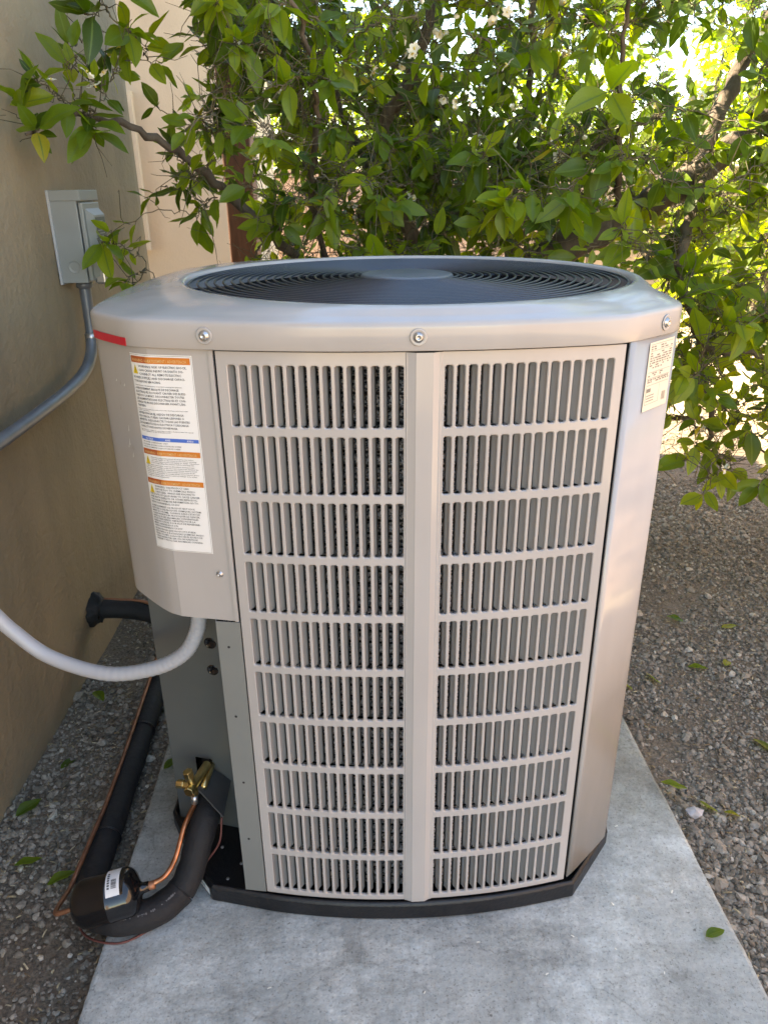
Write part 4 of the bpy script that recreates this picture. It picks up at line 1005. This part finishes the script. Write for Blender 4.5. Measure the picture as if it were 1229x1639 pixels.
# ------------------------------------------------------------------ orange tree
tree=empty('orange_tree',(.30,2.78,GZ)); tag(tree,'leafy orange tree with white blossoms spreading behind the air conditioner','tree')
LIMBS=[
 ([(.30,2.78,-.08),(.36,2.68,.4),(.43,2.58,.8),(.50,2.52,1.0),(.73,2.5,1.135),(.94,2.52,1.25),(1.16,2.56,1.42),(1.5,2.62,1.78),(1.9,2.7,2.3)],.075,.026,'trunk'),
 ([(.32,2.76,.25),(.20,2.68,.8),(.06,2.62,1.2),(.02,2.6,1.42),(.12,2.62,1.6),(.2,2.68,2.0),(.25,2.7,2.5)],.036,.010,'branch'),
 ([(.30,2.77,.3),(-.15,2.55,.9),(-.42,2.3,1.22),(-.58,2.14,1.36),(-.70,2.0,1.40),(-.80,1.88,1.36)],.022,.0035,'branch'),
 ([(.06,2.62,1.2),(.18,2.56,1.29),(.38,2.53,1.325),(.58,2.5,1.33),(.8,2.45,1.42)],.02,.006,'branch'),
 ([(1.0,2.52,1.29),(.90,2.34,1.16),(.85,2.22,1.02),(.93,2.2,.80),(1.0,2.2,.57),(1.03,2.26,.36)],.021,.005,'branch'),
 ([(.94,2.52,1.25),(1.12,2.7,1.55),(1.3,2.8,1.9),(1.4,2.85,2.4)],.032,.012,'branch'),
 ([(.43,2.58,.8),(.46,2.85,1.2),(.52,2.98,1.6),(.5,3.05,2.2)],.022,.007,'branch'),
 ([(1.16,2.56,1.42),(1.36,2.42,1.2),(1.46,2.32,.9),(1.5,2.28,.6),(1.5,2.3,.42)],.022,.005,'branch'),
 ([(.2,2.68,.8),(-.05,2.85,1.3),(-.2,2.95,1.7),(-.25,3.0,2.2)],.018,.006,'branch'),
 ([(.73,2.5,1.135),(.66,2.3,1.35),(.6,2.15,1.55),(.58,2.05,1.8)],.012,.004,'branch'),
 ([(-.15,2.55,.9),(-.2,2.35,1.2),(-.16,2.15,1.45),(-.2,2.02,1.65),(-.3,1.95,1.85)],.011,.004,'branch'),
 ([(1.5,2.62,1.78),(1.85,2.3,1.75),(2.1,1.8,1.6),(2.2,1.3,1.5)],.03,.01,'branch'),  # unseen limb added to carry the extended crown
 ([(.93,2.2,.80),(1.1,2.15,.78),(1.25,2.1,.68),(1.36,2.1,.5)],.010,.003,'branch'),
]
nodes=[]
for P,r0,r1,nm in LIMBS:
    pts=crom(P,10); n=len(pts); rn=random.Random(len(pts)+int(P[0][0]*100))
    pts=[p+Vector((rn.uniform(-1,1),rn.uniform(-1,1),rn.uniform(-1,1)))*.007 for p in pts]
    rad=[(r0+(r1-r0)*(i/(n-1))**.8)*(1+.08*math.sin(i*1.7)) for i in range(n)]
    if nm=='trunk': rad=[r*(1+.5*max(0,1-i/8)) for i,r in enumerate(rad)]
    mk(nm,*tube(pts,rad,12),BARK,tree,True)
    nodes+= [(p,rad[i]) for i,p in enumerate(pts) if p.z>.3]
CAMP=Vector((0,0,CAMZ))
def pix(p):
    d=p-CAMP; dz=d.dot(_f)
    if dz<.1: return None
    return d.dot(cr)/dz*1200+614.5, 819.5-d.dot(cu)/dz*1200, dz
rt_=random.Random(21)
def rvec(r,s=1.0): return Vector((r.gauss(0,s),r.gauss(0,s),r.gauss(0,s)))
targets=[]
def dens(x,y,z):
    # crown envelope in the garden's own space
    if x<-.80: return 0
    if y<2.93 and x<HX+.03: return 0
    fy=1.86+.10*math.sin(3*x+1)+.08*math.sin(5*z)           # uneven front of the crown
    if x<-.35: fy=1.80
    if y<fy or y>3.45: return 0
    # keep clear of the unit's back edge
    if z<1.14 and y<1.98 and x<.50: return 0
    if x<.60 and z<.80: return 0
    if x>=.60 and z<.36+.30*max(0,1.1-x)+.25*max(0,y-2.4): return 0
    if z>2.5: return 0
    d=1.0
    if x<-.30: d=.9 if z>1.27 else .25
    if x<-.48: d=.75 if z>1.45 else .04
    if x<-.60: d=.5 if 1.42<z<1.62 else .03
    if y>2.9: d*=.9
    if z>1.95: d*=.16
    if y>2.55 and z>1.45: d*=.9
    if x>.45 and z>1.55: d*=.8
    if x>.7 and z<1.0: d*=.95 if y<2.6 else .35
    if .15<x<.75 and z<1.24: d*=.6
    if .50<x<1.15 and 1.02<z<1.42 and y<2.5: d*=.45
    return d
nc=0
while nc<450:
    x,y,z=rt_.uniform(-.8,1.85),rt_.uniform(1.8,3.45),rt_.uniform(.4,2.5)
    if rt_.random()<dens(x,y,z):
        nc+=1; sp_=rt_.uniform(.05,.12)
        for q in range(rt_.randint(3,10)):
            p=Vector((x,y,z))+rvec(rt_,sp_)
            if dens(*p)>0: targets.append(p)
for _ in range(130):     # unseen crown extended to the right to tint light on the corner panel
    targets.append(Vector((rt_.uniform(1.65,2.25),rt_.uniform(1.3,2.6),rt_.uniform(1.25,2.3))))
# named sprays that reach out over the unit and the wall
for p in ((-.79,1.87,1.42),(-.78,1.90,1.36),(-.77,1.93,1.47),(-.74,1.96,1.44),(-.68,1.98,1.40),(-.64,2.0,1.44),(-.60,2.02,1.50),(-.66,1.95,1.36),(-.47,2.05,1.17),(-.42,2.06,1.22),(-.70,1.92,1.42),(-.76,1.86,1.36),(-.66,1.98,1.47),(-.72,2.0,1.50),(-.55,2.05,1.55),(-.30,1.86,1.37),(-.24,1.84,1.34),(-.28,1.9,1.42),(-.18,1.9,1.30),(-.10,1.88,1.24),(-.12,1.86,1.22),(-.34,2.0,1.25),(.52,2.0,1.28),(.62,1.98,1.10),(.66,1.96,1.06),(.72,2.0,1.07),(.60,2.0,1.3),(.70,2.02,1.24),(.78,2.05,1.02),(.25,2.0,1.30),(.9,2.0,.92),(1.02,2.0,.78),(1.08,2.02,.70),(1.12,2.0,.95),(1.15,2.05,.5),(1.22,2.0,.62),(1.05,2.1,.6),(1.0,1.98,1.2),(1.08,2.0,1.05),(.74,2.0,.92),(.80,2.02,.82),(.86,2.05,.74),(.78,2.1,.70),(.90,2.08,.62),(.96,2.1,.52),(1.1,2.05,.42),(1.2,2.1,.38),(1.02,2.2,.45),(.84,2.2,.60),(.95,2.3,.7),(1.15,2.2,.8),(1.25,2.2,.9),(.8,2.3,.9)): targets.append(Vector(p))
targets.sort(key=lambda t:min((t-n_[0]).length for n_ in nodes[::3]))
NP=np.array([[*n_[0]] for n_ in nodes]); NR=[n_[1] for n_ in nodes]
twig=MB(); leaves=[]; blossoms=[]
def add_twig(P,r0,r1,seg=5):
    n=len(P); V,F=tube(P,[r0+(r1-r0)*i/(n-1) for i in range(n)],seg,False); twig.add(V,F)
def rvec(r,s=1.0): return Vector((r.gauss(0,s),r.gauss(0,s),r.gauss(0,s)))
for ti,t in enumerate(targets):
    d2=((NP-np.array([*t]))**2).sum(1); i=int(d2.argmin()); base=Vector(NP[i]); dist=math.sqrt(d2[i])
    if dist>1.1: continue
    br=min(NR[i]*.7,.0016+.0075*min(1,dist/.6)); mid=(base+t)/2+rvec(rt_,.10*dist)+Vector((0,0,.10*dist))
    m2=base.lerp(mid,.5)+rvec(rt_,.05*dist); pts=crom([base,m2,mid,t],5)
    pts=[p+rvec(rt_,.004) if 0<k<len(pts)-1 else p for k,p in enumerate(pts)]
    add_twig(pts,max(br,.0018),.0013,6 if br>.004 else 4)
    k=len(pts); rr_=[max(br,.0018)+(.0013-max(br,.0018))*q/(k-1) for q in range(k)]
    NP=np.concatenate([NP,np.array([[*p] for p in pts[2:]])]); NR+=rr_[2:]
    # bare side twigs
    for q in range((rt_.choice((2,3,4,5)) if t.x>-.5 else 1) if t.x<1.6 else 0):
        s_=pts[rt_.randrange(2,k)]; dv=rvec(rt_).normalized()*rt_.uniform(.05,.16)+Vector((0,0,rt_.uniform(-.03,.07)))
        e_=s_+dv; add_twig([s_,s_+dv*.33+rvec(rt_,.010),s_+dv*.68+rvec(rt_,.012),e_],.0015,.0007,3)
        if rt_.random()<.5: 
            d3=rvec(rt_).normalized()*.07; add_twig([s_+dv*.5,s_+dv*.5+d3],.0008,.0004,3)
    # leaves along the last stretch of the twig
    tip=(pts[-1]-pts[-4]).normalized(); nl=rt_.randint(3,8); ph=rt_.uniform(0,6.28)
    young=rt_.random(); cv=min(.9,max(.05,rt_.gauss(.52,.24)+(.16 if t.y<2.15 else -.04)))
    L0_=rt_.uniform(.046,.076)*(1.25 if t.y<2.08 else 1)
    N_=tip.orthogonal().normalized(); B2=tip.cross(N_)
    for q in range(nl):
        u=1-q*.085; s_=pts[-1].lerp(pts[-6],min(1,q*.13)); a=ph+q*2.4
        out=(N_*math.cos(a)+B2*math.sin(a)); d=tip*rt_.uniform(.35,.9)+out*rt_.uniform(.6,1.0)+Vector((0,-.15,-.05+rt_.gauss(0,.25)))
        nrm=(Vector((0,-.5,.9))+rvec(rt_,.42)).normalized(); nrm=(nrm-d.normalized()*nrm.dot(d.normalized()))
        d.normalize(); p=s_+d*.008
        v=min(.9,max(0,cv+rt_.gauss(0,.1)))
        if rt_.random()<.012: v=.99
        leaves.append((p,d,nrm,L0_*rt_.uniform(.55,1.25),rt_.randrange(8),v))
        add_twig([s_,p+d*.004],.0011,.0009,3)
    if rt_.random()<(.30 if (t.z>1.36 and t.x>.05) else .06) and t.y<2.6 and t.x<1.3 and t.z<1.9: blossoms.append((pts[-1]+rvec(rt_,.006)+Vector((0,-.03,.015)),rt_.choice((1,2,2,3,4)),tip))
tw=twig.build('twigs',TWIG,tree,True); tw['kind']='stuff'
# no leaf may pass through the wall or the unit
def ok(p,d,s):
    for k in (0,.5,1):
        q=p+d*s*k
        if q.x<HX+.012 and q.y<HEND+.05: return False
        if q.z<1.108 and -.47<q.x<.49 and q.y<1.89: return False
    return True
leaves=[l for l in leaves if ok(l[0],l[1],l[3])]
sc=[]
for k,l in enumerate(leaves):
    c_=l[0]+l[1]*l[3]*.5; q=pix(c_)
    vis = q and -30<q[0]<1260 and -30<q[1]<900
    sc.append((-(l[3]/q[2]) if vis else 1,k))
sc.sort(); top={k for s_,k in sc[:300] if s_<0}
mass=[]
for k,(p,d,nrm,s,vr,v) in enumerate(leaves):
    mw=leaf_matrix(p,d,nrm,s)
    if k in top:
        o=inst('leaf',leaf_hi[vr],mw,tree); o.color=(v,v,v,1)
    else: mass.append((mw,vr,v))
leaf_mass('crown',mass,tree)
# blossoms: five waxy petals round a yellow heart
def blossom_mesh(open_):
    m=MB()
    for k in range(5):
        a=2*math.pi*k/5; ca,sa=math.cos(a),math.sin(a); V=[];F=[]
        for i in range(5):
            u=i/4; w=.0042*math.sin(math.pi*min(1,.12+u*.86))+.0004; r=.002+.0125*u*open_; z=.010*u*(1.15-open_)+.004*u-.007*u*u*open_
            for c in (-1,0,1): x_=r; y_=c*w; V.append((x_*ca-y_*sa,x_*sa+y_*ca,z+abs(c)*.001))
        for i in range(4):
            for j in range(2): q=i*3+j; F.append((q,q+1,q+4,q+3))
        m.add(V,F,0)
    V,F=tube([(0,0,0),(0,0,.006)],[.0022,.0014],6); m.add(V,F,1)
    me=bpy.data.meshes.new('blossom'); me.from_pydata(m.V,[],m.F); me.materials.append(PETAL); me.materials.append(STAMEN); me.polygons.foreach_set('material_index',m.I); me.polygons.foreach_set('use_smooth',[True]*len(me.polygons)); return me
bl=[blossom_mesh(.95),blossom_mesh(.75),blossom_mesh(.4)]
nb=0
for p,c,tip in blossoms:
    for k in range(c):
        if nb>=230: break
        dv=(rvec(rt_)+Vector((0,-.6,.3))).normalized(); q=dv.to_track_quat('Z','Y').to_matrix().to_4x4(); s_=rt_.uniform(1.0,1.45)
        inst('blossom',rt_.choice(bl),Matrix.Translation(p+rvec(rt_,.014))@q@Matrix.Scale(s_,4),tree); nb+=1

# ------------------------------------------------------------------ far trees behind the block fence
def far_tree(name,label,x,y,h,rx,n,vm,seed,zlo):
    r=random.Random(seed); t=empty(name,(x,y,GZ)); tag(t,label,'tree',None)
    mk('trunk',*tube(crom([(x,y,-.1),(x+.08,y,h*.3),(x-.05,y+.05,h*.55),(x+.1,y,h*.85)],5),[.14,.13,.12,.11,.11,.1,.1,.09,.09,.08,.07,.06,.05,.04,.03,.02],8),BARK,t,True)
    cl=[]
    for k in range(26):
        a=r.uniform(0,6.28); q=r.random()**.5; z=zlo+(h-zlo)*r.random(); e=math.sqrt(max(.08,1-((z-(zlo+h)/2)/((h-zlo)/2+.2))**2)); cl.append(Vector((x+math.cos(a)*q*rx*e,y+math.sin(a)*q*rx*e,z)))
    items=[]
    for k in range(n):
        c=r.choice(cl); p=c+Vector((r.gauss(0,.24),r.gauss(0,.24),r.gauss(0,.2))); d=rvec(r)+Vector((0,0,-.3)); nrm=Vector((0,0,1))+rvec(r,.5)
        items.append((leaf_matrix(p,d,nrm,r.uniform(.09,.16)),r.randrange(8),min(.96,max(.1,r.gauss(vm,.12)))))
    leaf_mass('crown',items,t)
    for k in range(7):
        c=cl[k]; mk('branch',*tube(crom([(x,y,h*.35),((x+c.x)/2,(y+c.y)/2,(h*.4+c.z)/2),tuple(c)],4),[.05,.045,.04,.035,.03,.025,.02,.015,.01],6),BARK,t,True)
far_tree('garden_tree','bright yellow green tree behind the right part of the block wall',4.3,11.2,2.9,2.1,3600,.80,1,.6)
far_tree('garden_tree','mid green tree behind the middle of the block wall',1.2,12.2,2.8,2.0,3400,.66,2,1.0)
far_tree('garden_tree','pale green bushy tree at the left end of the block wall',-1.0,11.6,3.2,1.7,2600,.66,3,.8)
far_tree('garden_tree','low yellow green shrub tree in front of the right end of the block wall',3.6,7.4,2.4,1.3,2600,.8,4,.2)

# ------------------------------------------------------------------ fallen leaves and a stone
def fallen(x,y,ang,s,v,label,tilt=0,z=None,curl=0):
    zz=(gz(x,y)+.010) if z is None else z
    d=Vector((math.cos(ang),math.sin(ang),.06)); nrm=Vector((tilt,.1,1))
    o=inst('fallen_leaf',leaf_hi[curl],leaf_matrix(Vector((x,y,zz)),d,nrm,s),None); o.color=(v,v,v,1)
    tag(o,label,'leaf','fallen orange leaves on the ground')
fallen(.566,.925,.35,.042,.42,'dark green leaf lying alone on the front of the concrete pad',z=.006,curl=1)
fallen(.622,1.318,-.5,.058,.85,'yellow green leaf resting against the right edge of the pad',z=-.006,curl=2)
fallen(.700,1.288,-1.0,.050,.82,'pale green curled leaf beside the quartz stone',.5,curl=3)
fallen(.742,1.252,-.35,.034,.97,'thin straw yellow leaf right of the quartz stone',.6,curl=4)
fallen(.905,2.08,-.9,.060,.55,'mid green leaf on the gravel nearest the unit at the far right',curl=0)
fallen(1.05,2.005,.2,.055,.95,'yellow folded leaf on the far gravel under the low branches',.6,curl=5)
fallen(.868,1.80,-.3,.055,.75,'light green leaf midway along the gravel strip',curl=6)
fallen(.975,1.80,.9,.050,.88,'yellowish leaf right of the light green leaf midway along the gravel',.4,curl=7)
fallen(.742,1.775,-1.25,.060,.80,'bright green upright leaf on gravel close behind the pad edge',.7,curl=3)
fallen(.675,1.690,2.0,.045,.90,'small torn yellow leaf by the far end of the pad edge',.5,curl=5)
fallen(.915,1.49,-1.1,.060,.50,'bluish green leaf at the right border of the gravel',.3,curl=1)
fallen(-.760,1.12,.25,.055,.70,'olive leaf on the dirt near the foot of the wall',curl=2)
fallen(-.675,1.075,.55,.055,.66,'olive leaf between the wall and the black canister',curl=6)
fallen(-.815,1.25,.85,.060,.45,'dark green leaf tucked against the wall base',.3,curl=0)
fallen(-.80,1.70,-.8,.055,.72,'green leaf in the corner under the drooping conduit',curl=4)
fallen(-.775,1.40,1.2,.055,.35,'dim green leaf half buried in the gravel by the wall',curl=7)
fallen(-.515,1.36,1.0,.05,.45,'green leaf at the left edge of the pad behind the pipe',z=.006,curl=1)
rn=random.Random(9); v,f_=ico(); V=[(.672+p[0]*.022*rn.uniform(.8,1.2),1.243+p[1]*.016*rn.uniform(.8,1.2),-.022+p[2]*.013*rn.uniform(.8,1.2)) for p in v]
o=mk('stone',V,[tuple(int(i) for i in q) for q in f_],QUARTZ); tag(o,'pale quartz stone beside the right edge of the concrete pad','stone')
SC.render.resolution_x=767; SC.render.resolution_y=1024
m=MB()
for x,y,a in ((.48,1.18,.3),(.47,1.27,1.9),(.455,1.33,2.2),(.50,1.30,.8),(.42,.995,2.0),(.40,.905,-1.0),(.27,.86,.5),(.06,.83,1.2),(-.2,.84,.3),(.54,1.02,1.0),(.33,.93,2.6),(-.12,.90,.9),(.16,.92,0),(.47,.86,1.4)):
    k=random.uniform(.6,1); m.add([Matrix.Translation((x,y,.004))@Matrix.Rotation(a,4,'Z')@(Vector(p)*k) for p in ((-.004,-.001,0),(.004,-.0013,.0008),(.0045,.001,.0006),(-.0035,.0012,0),(0,-.0016,.0012),(0,.0016,.0012))],[(0,4,5,3),(4,1,2,5)])
tag(m.build('fallen_petals',PETAL),'tiny white blossom petals fallen on the concrete pad','petals',kind='stuff')
